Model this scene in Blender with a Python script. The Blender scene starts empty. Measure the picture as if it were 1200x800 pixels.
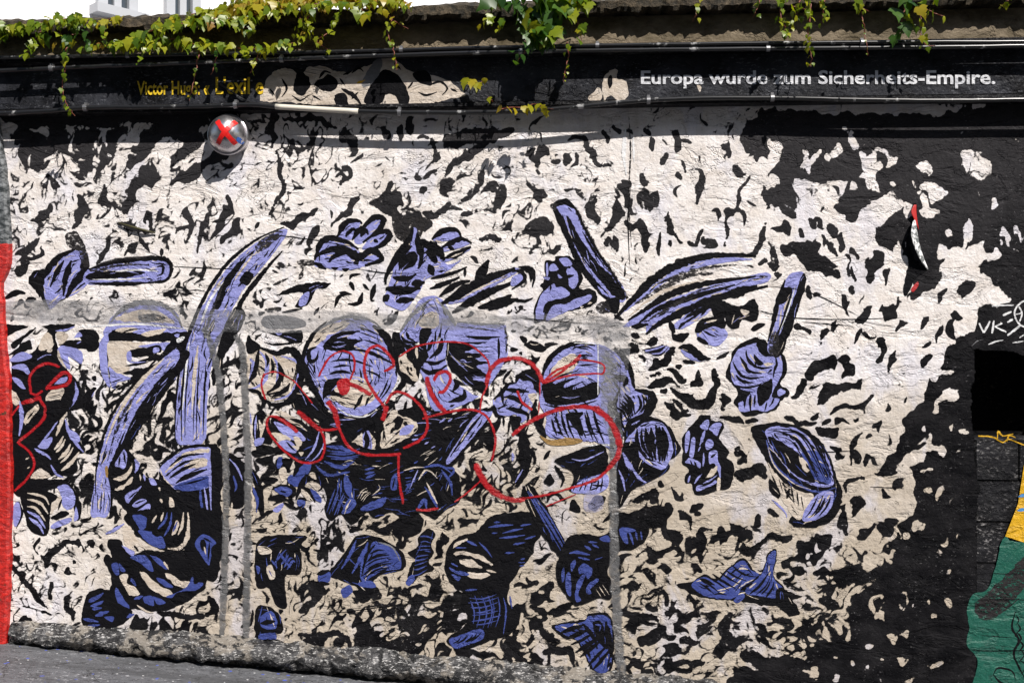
import bpy, bmesh, math, random
import numpy as np
from mathutils import Vector, Matrix, geometry, noise as mnoise

random.seed(7); RNG = np.random.RandomState(7)
scene = bpy.context.scene
COL = scene.collection

# ------------------------------------------------------------------ camera, sky, sun, exposure
CAM_POS = Vector((0.0, -5.6, 1.6)); YAW = math.radians(4.1); F_PX = 1287.0
cam_d = bpy.data.cameras.new('camera'); cam = bpy.data.objects.new('camera', cam_d); COL.objects.link(cam)
cam.location = CAM_POS; cam.rotation_euler = (math.radians(90), 0, YAW)
cam_d.sensor_width = 36.0; cam_d.lens = F_PX / 1200 * 36.0; cam_d.clip_end = 500
scene.camera = cam
world = bpy.data.worlds.new('World'); scene.world = world; world.use_nodes = True
SUN_DIR = Vector((-0.75, 1.0, -1.35)).normalized()          # the way the light travels
wn = world.node_tree.nodes; wl = world.node_tree.links
sky = wn.new('ShaderNodeTexSky'); sky.sky_type = 'NISHITA'; sky.sun_disc = False
sky.sun_elevation = math.asin(-SUN_DIR.z); sky.sun_rotation = math.atan2(-SUN_DIR.x, -SUN_DIR.y)
wl.new(sky.outputs[0], wn['Background'].inputs[0]); wn['Background'].inputs[1].default_value = 0.075
sun_d = bpy.data.lights.new('sun', 'SUN'); sun_d.energy = 5.0; sun_d.angle = math.radians(0.5); sun_d.color = (1.0, 0.95, 0.89)
sun = bpy.data.objects.new('sun', sun_d); COL.objects.link(sun); sun.location = (6, -8, 10)
sun.rotation_euler = SUN_DIR.to_track_quat('-Z', 'Y').to_euler()
scene.view_settings.view_transform = 'Standard'; scene.view_settings.look = 'None'
scene.view_settings.exposure = 0.46; scene.view_settings.gamma = 1.0
scene.render.engine = 'CYCLES'

# ------------------------------------------------------------------ helpers
def P(px, py, y=0.0):
    """point of a wall plane at depth y, surveyed in photograph coordinates"""
    a = (px - 600) / F_PX; b = (400 - py) / F_PX
    dx = a * math.cos(YAW) - math.sin(YAW); dy = a * math.sin(YAW) + math.cos(YAW)
    t = (y - CAM_POS.y) / dy
    return Vector((CAM_POS.x + dx * t, y, CAM_POS.z + b * t))
def MPP(px): return (P(px + 1, 400) - P(px, 400)).length     # metres per picture unit on the wall

def link(o, parent=None, label=None, cat=None, group=None, kind=None):
    COL.objects.link(o)
    if parent is not None: o.parent = parent
    if label: o['label'] = label
    if cat: o['category'] = cat
    if group: o['group'] = group
    if kind: o['kind'] = kind
    return o
def empty(name, loc, label=None, cat=None, group=None):
    o = bpy.data.objects.new(name, None); o.location = loc; o.empty_display_size = 0.1
    return link(o, None, label, cat, group)
def mesh_obj(name, verts, faces, mats, parent=None, mat_idx=None, smooth=False, uv=None, **kw):
    me = bpy.data.meshes.new(name); me.from_pydata([tuple(v) for v in verts], [], faces)
    for m in (mats if isinstance(mats, (list, tuple)) else [mats]): me.materials.append(m)
    if mat_idx is not None: me.polygons.foreach_set('material_index', mat_idx)
    if smooth: me.polygons.foreach_set('use_smooth', [True] * len(me.polygons))
    if uv is not None:
        l = me.uv_layers.new(name='stroke'); vi = np.empty(len(me.loops), dtype=np.int32)
        me.loops.foreach_get('vertex_index', vi)
        l.data.foreach_set('uv', np.asarray(uv, dtype=np.float32)[vi].ravel())
    me.update(); o = bpy.data.objects.new(name, me)
    link(o, parent, **kw)
    if parent is not None: o.matrix_parent_inverse = Matrix.Translation(parent.location).inverted()
    return o
def bm_obj(name, bm, mats, parent=None, smooth=False, **kw):
    me = bpy.data.meshes.new(name); bm.to_mesh(me); bm.free()
    for m in (mats if isinstance(mats, (list, tuple)) else [mats]): me.materials.append(m)
    if smooth: me.polygons.foreach_set('use_smooth', [True] * len(me.polygons))
    o = bpy.data.objects.new(name, me); link(o, parent, **kw)
    if parent is not None: o.matrix_parent_inverse = Matrix.Translation(parent.location).inverted()
    return o
def catmull(pts, n=6, closed=False):
    pts = [np.array(p, float) for p in pts]
    if len(pts) < 3 and not closed:
        return [pts[0] + (pts[-1] - pts[0]) * t for t in np.linspace(0, 1, n + 1)]
    m = len(pts); out = []
    rng = range(m) if closed else range(m - 1)
    for i in rng:
        if closed: p0, p1, p2, p3 = pts[i - 1], pts[i], pts[(i + 1) % m], pts[(i + 2) % m]
        else: p0, p1, p2, p3 = pts[max(i - 1, 0)], pts[i], pts[i + 1], pts[min(i + 2, m - 1)]
        for t in np.linspace(0, 1, n, endpoint=False):
            out.append(0.5 * (2 * p1 + (p2 - p0) * t + (2 * p0 - 5 * p1 + 4 * p2 - p3) * t * t + (3 * p1 - p0 - 3 * p2 + p3) * t ** 3))
    if not closed: out.append(pts[-1])
    return out
def tube(path, r, seg=8, name='cable', mat=None, parent=None, cap=True, **kw):
    path = [Vector(p) for p in path]; V = []; Fc = []
    for i, p in enumerate(path):
        d = (path[min(i + 1, len(path) - 1)] - path[max(i - 1, 0)]).normalized()
        u = d.cross(Vector((0, 1, 0.013)));  u = u.normalized() if u.length > 1e-4 else Vector((1, 0, 0)); w = d.cross(u)
        rr = r[i] if hasattr(r, '__len__') else r
        for k in range(seg):
            a = 2 * math.pi * k / seg; V.append(p + (u * math.cos(a) + w * math.sin(a)) * rr)
    for i in range(len(path) - 1):
        for k in range(seg):
            a, b = i * seg + k, i * seg + (k + 1) % seg; Fc.append((a, b, b + seg, a + seg))
    if cap: Fc.append(tuple(range(seg))[::-1]); Fc.append(tuple(range((len(path) - 1) * seg, len(path) * seg)))
    return mesh_obj(name, V, Fc, mat, parent, smooth=True, **kw)

# ------------------------------------------------------------------ materials
def node_mat(name):
    m = bpy.data.materials.new(name); m.use_nodes = True
    nt = m.node_tree; return m, nt, nt.nodes['Principled BSDF']
def N(nt, typ, **kw):
    n = nt.nodes.new(typ)
    for k, v in kw.items():
        if k.startswith('_'): setattr(n, k[1:], v)
        else: n.inputs[k.replace('__', ' ')].default_value = v
    return n
def math_n(nt, op, a, b=None, clamp=False):
    n = nt.nodes.new('ShaderNodeMath'); n.operation = op; n.use_clamp = clamp
    for i, v in enumerate((a, b)):
        if v is None: continue
        if isinstance(v, (int, float)): n.inputs[i].default_value = v
        else: nt.links.new(v, n.inputs[i])
    return n.outputs[0]
def pos(nt, scale=(1, 1, 1)):
    g = nt.nodes.new('ShaderNodeTexCoord'); mp = nt.nodes.new('ShaderNodeMapping'); mp.inputs['Scale'].default_value = scale
    nt.links.new(g.outputs['Object'], mp.inputs[0]); return mp.outputs[0]
def noise_n(nt, vec, scale, detail=4, rough=0.55, dist=0.0):
    n = nt.nodes.new('ShaderNodeTexNoise'); n.inputs['Scale'].default_value = scale; n.inputs['Detail'].default_value = detail
    n.inputs['Roughness'].default_value = rough; n.inputs['Distortion'].default_value = dist
    nt.links.new(vec, n.inputs['Vector']); return n.outputs['Fac']
def ramp(nt, fac, stops, interp='LINEAR'):
    r = nt.nodes.new('ShaderNodeValToRGB'); r.color_ramp.interpolation = interp
    els = r.color_ramp.elements
    while len(els) < len(stops): els.new(0.5)
    for e, (p, c) in zip(els, stops):
        e.position = p; e.color = (c, c, c, 1) if isinstance(c, (int, float)) else (*c, 1)
    nt.links.new(fac, r.inputs[0]); return r.outputs[0]
def mixc(nt, fac, a, b, typ='MIX'):
    n = nt.nodes.new('ShaderNodeMix'); n.data_type = 'RGBA'; n.blend_type = typ
    for i, v in ((0, fac), (6, a), (7, b)):
        if isinstance(v, (int, float)): n.inputs[i].default_value = v
        elif isinstance(v, tuple): n.inputs[i].default_value = (*v, 1)
        else: nt.links.new(v, n.inputs[i])
    return n.outputs[2]

# plaster relief, shared by the wall and by every coat of paint on it
relief = bpy.data.node_groups.new('plaster_relief', 'ShaderNodeTree')
relief.interface.new_socket('Normal', in_out='OUTPUT', socket_type='NodeSocketVector')
relief.interface.new_socket('Height', in_out='OUTPUT', socket_type='NodeSocketFloat')
go = relief.nodes.new('NodeGroupOutput')
h1 = noise_n(relief, pos(relief, (1, 1, 1)), 7, 5, 0.6)
h2 = noise_n(relief, pos(relief, (1.3, 1, 16)), 9, 4, 0.6, 0.25)       # trowelled in level streaks
h3 = noise_n(relief, pos(relief), 42, 6, 0.68)
h4 = ramp(relief, noise_n(relief, pos(relief, (1, 1, 2.2)), 3.2, 6, 0.62, 0.6), [(0.40, 0.0), (0.47, 1.0)])  # old flaked patches
cr = ramp(relief, math_n(relief, 'ABSOLUTE', math_n(relief, 'SUBTRACT', noise_n(relief, pos(relief, (0.8, 1, 1.7)), 1.5, 7, 0.62, 0.35), 0.5)), [(0.0, 0.0), (0.006, 1.0)])  # hair cracks
hh = math_n(relief, 'ADD', math_n(relief, 'MULTIPLY', h1, 0.9), math_n(relief, 'MULTIPLY', h2, 0.07))
hh = math_n(relief, 'ADD', hh, math_n(relief, 'MULTIPLY', h3, 0.45))
hh = math_n(relief, 'ADD', hh, math_n(relief, 'MULTIPLY', h4, 0.34))
hh = math_n(relief, 'ADD', hh, math_n(relief, 'MULTIPLY', cr, 0.32))
bp = relief.nodes.new('ShaderNodeBump'); bp.inputs['Strength'].default_value = 0.85; bp.inputs['Distance'].default_value = 0.017
relief.links.new(hh, bp.inputs['Height']); relief.links.new(bp.outputs[0], go.inputs[0]); relief.links.new(hh, go.inputs[1])
def add_relief(nt, bsdf):
    g = nt.nodes.new('ShaderNodeGroup'); g.node_tree = relief; nt.links.new(g.outputs[0], bsdf.inputs['Normal']); return g

def paint(name, col, col2=None, rough=0.5, wear=0.0, dry=0.0, edge=0.3, metal=0.0, wscale=1.0, spec=0.4):
    """a coat of paint: colour varies a little, wears through to the wall and breaks up at the stroke's rim"""
    m, nt, b = node_mat(name)
    col2 = col2 or tuple(c * 0.72 for c in col)
    f = ramp(nt, noise_n(nt, pos(nt, (1, 1, 2.5)), 9, 5, 0.65), [(0.3, 0.0), (0.7, 1.0)])
    c = mixc(nt, f, col2, col)
    st_ = ramp(nt, noise_n(nt, pos(nt, (30, 30, 110)), 1.0, 5, 0.7, 0.3), [(0.36, 1.0), (0.60, 0.0)]); c = mixc(nt, math_n(nt, 'MULTIPLY', st_, 0.22), c, tuple(q * 0.55 for q in col2))
    nt.links.new(c, b.inputs['Base Color']); b.inputs['Roughness'].default_value = rough
    b.inputs['Metallic'].default_value = metal; b.inputs['Specular IOR Level'].default_value = spec
    add_relief(nt, b)
    uv = nt.nodes.new('ShaderNodeUVMap'); uv.uv_map = 'stroke'
    sp = nt.nodes.new('ShaderNodeSeparateXYZ'); nt.links.new(uv.outputs[0], sp.inputs[0])
    v = math_n(nt, 'POWER', math_n(nt, 'ABSOLUTE', sp.outputs[1]), 3.0)
    w = noise_n(nt, pos(nt, (48 * wscale, 40, 120 * wscale)), 1.0, 5, 0.75)
    w2 = noise_n(nt, pos(nt, (1, 1, 1.6)), 34, 3, 0.6)
    a = math_n(nt, 'ADD', math_n(nt, 'MULTIPLY', w, 0.6), math_n(nt, 'MULTIPLY', w2, 0.4))
    thr = math_n(nt, 'ADD', math_n(nt, 'MULTIPLY', v, edge), 0.20 + wear * 0.3 + dry * 0.3)
    al = math_n(nt, 'MULTIPLY', math_n(nt, 'SUBTRACT', a, thr), 14.0, True)
    nt.links.new(al, b.inputs['Alpha'])
    return m

def spray(name, col, amount=0.55, rough=0.4, metal=0.0, vp=2.0, rg=(0.33, 0.62)):
    m, nt, b = node_mat(name)
    b.inputs['Base Color'].default_value = (*col, 1); b.inputs['Roughness'].default_value = rough; b.inputs['Metallic'].default_value = metal
    add_relief(nt, b)
    uv = nt.nodes.new('ShaderNodeUVMap'); uv.uv_map = 'stroke'
    sp = nt.nodes.new('ShaderNodeSeparateXYZ'); nt.links.new(uv.outputs[0], sp.inputs[0])
    v = math_n(nt, 'POWER', math_n(nt, 'ABSOLUTE', sp.outputs[1]), vp)
    w = noise_n(nt, pos(nt, (4, 4, 9)), 2.2, 8, 0.78)
    a = math_n(nt, 'MULTIPLY', ramp(nt, w, [(rg[0], 0.0), (rg[1], 1.0)]), amount)
    nt.links.new(math_n(nt, 'MULTIPLY', a, math_n(nt, 'SUBTRACT', 1.0, v, True), True), b.inputs['Alpha'])
    return m

MAT = {
    'K': paint('black_ink', (0.004, 0.004, 0.0055), (0.008, 0.0078, 0.009), 0.6, 0.14, 0, 0.20, spec=0.06),
    'D': paint('dry_black_ink', (0.015, 0.014, 0.016), (0.030, 0.027, 0.027), 0.6, 0.40, 0.35, 0.30, spec=0.12),
    'L': paint('lilac_paint', (0.30, 0.312, 0.62), (0.205, 0.215, 0.51), 0.5, 0.35, 0, 0.22, spec=0.25),
    'B': paint('blue_paint', (0.060, 0.085, 0.30), (0.032, 0.048, 0.20), 0.5, 0.38, 0.02, 0.25, spec=0.2),
    'C': paint('cream_paint', (0.62, 0.56, 0.50), (0.46, 0.38, 0.30), 0.55, 0.30, 0, 0.25, spec=0.2),
    'W': paint('white_paint', (0.78, 0.78, 0.78), (0.62, 0.62, 0.64), 0.5, 0.15, 0.1, 0.25),
    'T': paint('ochre_paint', (0.32, 0.19, 0.06), None, 0.6, 0.2),
    'G': paint('grey_paint', (0.20, 0.20, 0.21), (0.14, 0.14, 0.15), 0.5, 0.2, 0.2, 0.25),
    'R': spray('red_spray_paint', (0.37, 0.003, 0.008), 0.93, 0.45, 0.0, 4.0, (0.08, 0.42)),
    'Y': paint('yellow_paint', (0.75, 0.42, 0.01), None, 0.5, 0.1, 0, 0.1),
    'E': paint('green_paint', (0.006, 0.10, 0.065), (0.005, 0.075, 0.055), 0.5, 0.04),
    'g': spray('grey_overspray', (0.26, 0.26, 0.275), 0.46),
    'l': spray('lilac_wash', (0.42, 0.42, 0.66), 0.6),
    'S': spray('silver_paint', (0.20, 0.20, 0.205), 0.76, 0.36, 0.4, 6.0, (0.22, 0.50)),
    'I': paint('light_blue_paint', (0.05, 0.25, 0.6), None, 0.5, 0.05),
}
MKEYS = list(MAT)

# ------------------------------------------------------------------ brush work
TOPS = []          # (x0, y0, x1, y1, height) of the coats already on the wall
STEP = 0.00004
OCC = np.zeros((900, 1320), dtype=np.uint8)       # where figures already are (offset 50, 50)
def coat_height(x0, y0, x1, y1, base):
    h = base
    for t in TOPS:
        if t[0] < x1 and t[2] > x0 and t[1] < y1 and t[3] > y0 and t[4] > h: h = t[4]
    TOPS.append((x0, y0, x1, y1, h + STEP)); return h + STEP
class Coat:
    def __init__(s): s.V = []; s.F = []; s.M = []; s.U = []
    def stroke(s, col, pts, width, depth=0.0, base=0.0008, blunt=False, z=None, jit=0.10, occ=True):
        pa = np.array(pts, float); n = int(min(14, max(4, np.linalg.norm(np.diff(pa, axis=0), axis=1).mean() / 2.6)))
        c = np.array(catmull(pts, n)); m = len(c)
        seg = np.linalg.norm(np.diff(c, axis=0), axis=1); L = np.concatenate([[0], np.cumsum(seg)]); L /= max(L[-1], 1e-6)
        if blunt: prof = np.minimum(1, 0.72 + 6 * np.minimum(L, 1 - L))
        else: prof = np.clip(0.28 + 1.6 * np.minimum(L * 1.6, (1 - L)), 0.10, 1.0)
        w = np.maximum(prof * width * 0.5, 0.12); wa = np.maximum(w * (1 + jit * 1.3 * RNG.randn(m)) + 0.10 * RNG.randn(m), 0.08); wb = np.maximum(w * (1 + jit * 1.3 * RNG.randn(m)) + 0.10 * RNG.randn(m), 0.08)
        tg = np.gradient(c, axis=0); tg /= np.maximum(np.linalg.norm(tg, axis=1)[:, None], 1e-6)
        nr = np.stack([-tg[:, 1], tg[:, 0]], 1)
        A = c + nr * wa[:, None]; B_ = c - nr * wb[:, None]
        mn = np.minimum(A.min(0), B_.min(0)); mx = np.maximum(A.max(0), B_.max(0))
        h = coat_height(mn[0], mn[1], mx[0], mx[1], base) if z is None else z
        o = len(s.V)
        for i in range(m):
            y = depth - h - 0.00003 * i / m
            s.V += [P(A[i][0], A[i][1], y), P(c[i][0], c[i][1], y), P(B_[i][0], B_[i][1], y)]; s.U += [(L[i], 1), (L[i], 0), (L[i], -1)]
        for i in range(m - 1):
            a = o + 3 * i; s.F += [(a, a + 1, a + 4, a + 3), (a + 1, a + 2, a + 5, a + 4)]; s.M += [MKEYS.index(col)] * 2
        if occ:
            for i in range(m): mark(c[i], w[i] + 1.0)
    def fill(s, col, pts, depth=0.0, base=0.0008, smooth=True, rough=None, hatch=False):
        rough = {'K': 1.0, 'N': 1.5, 'D': 1.3, 'C': 1.1, 'L': 0.6, 'B': 0.7, 'G': 0.8}.get(col, 0.4) if rough is None else rough
        c = np.array(catmull(pts, 5, True)) if smooth else np.array(pts, float)
        if smooth:                                   # walk the rim in short steps and let it tremble like a brush
            out = []
            for i in range(len(c)):
                a, b = c[i - 1], c[i]; k = max(1, int(np.linalg.norm(b - a) / 2.2))
                out += [a + (b - a) * t / k for t in range(k)]
            c = np.array(out); ext = (c.max(0) - c.min(0)).min(); am = rough * min(1.0, ext / 14.0)
            tg = np.roll(c, -1, 0) - np.roll(c, 1, 0); tg /= np.maximum(np.linalg.norm(tg, axis=1)[:, None], 1e-6); nr = np.stack([-tg[:, 1], tg[:, 0]], 1)
            f = np.array([mnoise.noise(Vector((q[0] * 0.16, q[1] * 0.16, 3))) * 1.6 + mnoise.noise(Vector((q[0] * 0.45, q[1] * 0.45, 8))) * 0.9 for q in c])
            c = c + nr * (f * am)[:, None]
        mn, mx = c.min(0), c.max(0); h = coat_height(mn[0], mn[1], mx[0], mx[1], base)
        o = len(s.V); v = [P(x, y, depth - h) for x, y in c]
        tri = geometry.tessellate_polygon([[Vector((x, y, 0)) for x, y in c]])
        s.V += v; s.U += [(0, 0)] * len(v)
        for t in tri: s.F.append(tuple(o + k for k in t)); s.M.append(MKEYS.index(col))
        ins, x0, y0 = mark_poly(c)
        if hatch and ins is not None and col in 'KLBC':
            yy, xx = np.nonzero(ins); area = len(yy)
            if area < 60: return
            tg = np.roll(c, -2, 0) - np.roll(c, 2, 0)
            for _ in range(min(140, int(area / {'K': 170, 'C': 80}.get(col, 75)))):
                k = RNG.randint(area); p = np.array([xx[k] + x0 + RNG.rand(), yy[k] + y0 + RNG.rand()])
                d = ((c - p) ** 2).sum(1); w = 1 / (d + 20.0); w /= w.sum()
                a2 = np.arctan2(tg[:, 1], tg[:, 0]); th = 0.5 * math.atan2((w * np.sin(2 * a2)).sum(), (w * np.cos(2 * a2)).sum()) + RNG.randn() * 0.16
                ln = 5 + 14 * RNG.rand(); cur = RNG.randn() * 0.25; q = []
                for t in (-0.5, 0, 0.5): q.append((p[0] + math.cos(th + cur * t) * ln * t, p[1] + math.sin(th + cur * t) * ln * t))
                ok = all(0 <= int(e[1]) - y0 < ins.shape[0] and 0 <= int(e[0]) - x0 < ins.shape[1] and ins[int(e[1]) - y0, int(e[0]) - x0] for e in q)
                if not ok: continue
                hc = ('K' if RNG.rand() < 0.66 or col == 'C' else 'C') if col != 'K' else (('L' if p[1] < 500 else 'B') if RNG.rand() < 0.75 else 'C')
                s.stroke(hc, q, (0.8 + 1.9 * RNG.rand() ** 2) if col != 'K' else (0.6 + 1.0 * RNG.rand() ** 2), depth, z=h + STEP * (0.2 + 0.6 * RNG.rand()), occ=False)
    def build(s, name, parent, **kw):
        used = sorted(set(s.M)); mp = {k: i for i, k in enumerate(used)}
        # wind every face towards the street
        F2 = []
        for f in s.F:
            a, b, c = s.V[f[0]], s.V[f[1]], s.V[f[2]]
            F2.append(f if (b - a).cross(c - a).y < 0 else f[::-1])
        return mesh_obj(name, s.V, F2, [MAT[MKEYS[k]] for k in used], parent, [mp[k] for k in s.M], uv=s.U, **kw)
def mark(c, r):
    x, y = int(c[0]) + 50, int(c[1]) + 50; r = int(math.ceil(r))
    OCC[max(y - r, 0):max(y + r + 1, 0), max(x - r, 0):max(x + r + 1, 0)] = 1
def mark_poly(c):
    x0, y0 = np.floor(c.min(0)).astype(int); x1, y1 = np.ceil(c.max(0)).astype(int)
    xs, ys = np.meshgrid(np.arange(x0, x1 + 1), np.arange(y0, y1 + 1)); ins = np.zeros(xs.shape, bool); m = len(c)
    for i in range(m):
        (xa, ya), (xb, yb) = c[i - 1], c[i]
        if ya == yb: continue
        ins ^= ((ya > ys) != (yb > ys)) & (xs < (xb - xa) * (ys - ya) / (yb - ya) + xa)
    I0 = ins; yy, xx = np.nonzero(ins); yy = np.clip(yy + y0 + 50, 0, OCC.shape[0] - 1); xx = np.clip(xx + x0 + 50, 0, OCC.shape[1] - 1); OCC[yy, xx] = 1
    return I0, x0, y0
DEEP = [False]
def deep(col, pts): return 'B' if col == 'L' and DEEP[0] else col
def draw(coat, spec, ox=0, oy=0, s=1.0, depth=0.0, base=0.0008, hatch=False):
    """'K#' rounded patch, 'K!' straight-edged patch, 'K~w' tapering stroke, 'K=w' even stroke, 'K/w*n a / b' n strokes between a and b"""
    for line in spec.strip().replace(';', '\n').split('\n'):
        line = line.strip()
        if not line: continue
        head, rest = line.split(' ', 1); col, typ, arg = head[0], head[1], head[2:]
        rd = lambda t: [(ox + float(q.split(',')[0]) / s, oy + float(q.split(',')[1]) / s) for q in t.split()]
        if typ == '#': coat.fill(deep(col, rd(rest)), rd(rest), depth, base, hatch=hatch)
        elif typ == '!': coat.fill(col, rd(rest), depth, base, False)
        elif typ in '~=': coat.stroke(deep(col, rd(rest)), rd(rest), float(arg) / s * (1.45 if col in 'KD' and hatch else 1.0), depth, base, typ == '=')
        elif typ == '/':
            w, n = arg.split('*'); a, b = rest.split('/'); a, b = np.array(rd(a)), np.array(rd(b)); n = int(n)
            for i in range(n):
                t = (i + 0.5 * (RNG.rand() - 0.5)) / max(n - 1, 1)
                pts = a + (b - a) * t; ctr = pts.mean(0); pts = ctr + (pts - ctr) * (0.8 + 0.35 * RNG.rand()) + RNG.randn(*pts.shape) * 0.4
                coat.stroke(col, [tuple(p) for p in pts], float(w) / s * (0.7 + 0.6 * RNG.rand()), depth, base)
# ------------------------------------------------------------------ ground
g1, g2 = P(0, 759, -0.10), P(440, 801, -0.10)
GK = (g2.z - g1.z) / (g2.x - g1.x)
def ground_z(x): return g1.z + GK * (x - g1.x)

m_ground, nt, b = node_mat('pavement')
n1 = noise_n(nt, pos(nt), 2.2, 6, 0.6); n2 = noise_n(nt, pos(nt), 90, 3, 0.7)
c = mixc(nt, n1, (0.08, 0.084, 0.092), (0.19, 0.195, 0.21)); c = mixc(nt, math_n(nt, 'MULTIPLY', n2, 0.5), c, (0.08, 0.08, 0.085))
def specks(nt, c, scale, thr, col, seed):
    v = nt.nodes.new('ShaderNodeTexVoronoi'); v.inputs['Scale'].default_value = scale; v.inputs['Randomness'].default_value = 1
    mp = nt.nodes.new('ShaderNodeMapping'); mp.inputs['Location'].default_value = (seed, seed * 2.1, 0)
    tc = nt.nodes.new('ShaderNodeTexCoord'); nt.links.new(tc.outputs['Object'], mp.inputs[0]); nt.links.new(mp.outputs[0], v.inputs['Vector'])
    s = nt.nodes.new('ShaderNodeSeparateColor'); nt.links.new(v.outputs['Color'], s.inputs[0])
    r = math_n(nt, 'MULTIPLY', s.outputs[0], thr)
    k = math_n(nt, 'LESS_THAN', v.outputs['Distance'], r)
    sy = nt.nodes.new('ShaderNodeSeparateXYZ'); nt.links.new(tc.outputs['Object'], sy.inputs[0])
    near = ramp(nt, math_n(nt, 'ADD', math_n(nt, 'MULTIPLY', sy.outputs[1], 1.0), 1.0), [(0.35, 0.0), (0.75, 1.0)])
    return mixc(nt, math_n(nt, 'MULTIPLY', k, near), c, col)
c = mixc(nt, ramp(nt, noise_n(nt, pos(nt, (1, 2, 1)), 26, 6, 0.75), [(0.50, 0.0), (0.62, 1.0)]), c, (0.05, 0.05, 0.056))
c = mixc(nt, ramp(nt, noise_n(nt, pos(nt, (1.2, 2.4, 1)), 21, 6, 0.75, 0.4), [(0.58, 0.0), (0.64, 1.0)]), c, (0.40, 0.40, 0.42))
c = mixc(nt, math_n(nt, 'MULTIPLY', ramp(nt, noise_n(nt, pos(nt, (0.5, 3.0, 1)), 3.0, 7, 0.7, 0.3), [(0.45, 0.0), (0.62, 1.0)]), 0.75), c, (0.055, 0.056, 0.06))
crk = math_n(nt, 'ABSOLUTE', math_n(nt, 'SUBTRACT', noise_n(nt, pos(nt, (0.8, 1.2, 1)), 2.4, 7, 0.65, 0.5), 0.5)); c = mixc(nt, ramp(nt, crk, [(0.0, 1.0), (0.008, 0.0)]), c, (0.02, 0.02, 0.02))
c = specks(nt, c, 17, 0.22, (0.07, 0.10, 0.40), 3.3); c = specks(nt, c, 24, 0.14, (0.60, 0.60, 0.60), 0.0)
nt.links.new(c, b.inputs['Base Color']); b.inputs['Roughness'].default_value = 0.7
bm_ = N(nt, 'ShaderNodeBump', Strength=0.6, Distance=0.01); nt.links.new(n2, bm_.inputs['Height']); nt.links.new(bm_.outputs[0], b.inputs['Normal'])
V = []; Fc = []; nx, ny = 40, 30
xs = np.concatenate([[-120, -60, -25, -12], np.linspace(-8, 8, 33), [12, 25, 60]]); ys = np.concatenate([[-90, -45, -22], np.linspace(-12, 1, 27), [20, 60, 140]])
for y in ys:
    for x in xs: V.append((x, y, ground_z(max(-9, min(9, x))) + (0.006 * mnoise.noise(Vector((x * 1.7, y * 1.7, 0))) if -1 < y < 0.5 else 0)))
for j in range(len(ys) - 1):
    for i in range(len(xs) - 1):
        a = j * len(xs) + i; Fc.append((a, a + 1, a + 1 + len(xs), a + len(xs)))
mesh_obj('pavement', V, Fc, m_ground, smooth=True, kind='structure', label='grey paint-spattered pavement sloping down along the wall foot')

# ------------------------------------------------------------------ the wall
X_SEAM = P(1143, 400).x; Z_BAND0, Z_BAND1 = 2.795, 3.035; Y_BAND = -0.075; Z_TOP = 3.30
WALL = empty('mural_wall', (0, 0, ground_z(0)), 'long plastered wall painted with a black, cream and lilac mural of batons, helmets and hands', 'wall')

m_wall, nt, b = node_mat('weathered_plaster')
tc = nt.nodes.new('ShaderNodeTexCoord'); sx = nt.nodes.new('ShaderNodeSeparateXYZ'); nt.links.new(tc.outputs['Object'], sx.inputs[0])
big = noise_n(nt, pos(nt, (1, 1, 1.4)), 1.6, 6, 0.62, 0.3); mid = noise_n(nt, pos(nt, (1, 1, 1.8)), 6, 6, 0.65, 0.2); fine = noise_n(nt, pos(nt, (1, 1, 3)), 40, 4, 0.7)
cream = mixc(nt, ramp(nt, mid, [(0.35, 0.0), (0.65, 1.0)]), (0.66, 0.605, 0.565), (0.79, 0.755, 0.745))
# tan towards the bottom, cream above and at the far left; the border wanders
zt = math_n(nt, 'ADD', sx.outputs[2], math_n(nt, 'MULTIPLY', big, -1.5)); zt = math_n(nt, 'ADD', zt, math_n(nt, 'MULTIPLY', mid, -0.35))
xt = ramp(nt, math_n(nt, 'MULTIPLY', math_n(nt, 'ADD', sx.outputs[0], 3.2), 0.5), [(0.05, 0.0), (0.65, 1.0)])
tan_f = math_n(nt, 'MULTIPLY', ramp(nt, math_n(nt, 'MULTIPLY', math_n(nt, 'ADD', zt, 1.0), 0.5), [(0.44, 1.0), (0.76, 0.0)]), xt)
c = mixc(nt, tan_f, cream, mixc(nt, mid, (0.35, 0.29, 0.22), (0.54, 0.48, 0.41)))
# thin lilac-grey wash
c = mixc(nt, math_n(nt, 'MULTIPLY', ramp(nt, noise_n(nt, pos(nt, (1.3, 1, 0.8)), 3.1, 5, 0.6, 0.4), [(0.52, 0.0), (0.62, 1.0)]), 0.42), c, (0.55, 0.56, 0.68))
runs = ramp(nt, noise_n(nt, pos(nt, (15, 1, 0.7)), 1.0, 6, 0.7, 0.15), [(0.50, 0.0), (0.72, 1.0)]); c = mixc(nt, math_n(nt, 'MULTIPLY', runs, 0.26), c, (0.30, 0.25, 0.20))
# dirt held in pits and hair cracks
g = nt.nodes.new('ShaderNodeGroup'); g.node_tree = relief
c = mixc(nt, math_n(nt, 'MULTIPLY', ramp(nt, fine, [(0.30, 1.0), (0.42, 0.0)]), 0.5), c, (0.20, 0.16, 0.12))
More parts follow.
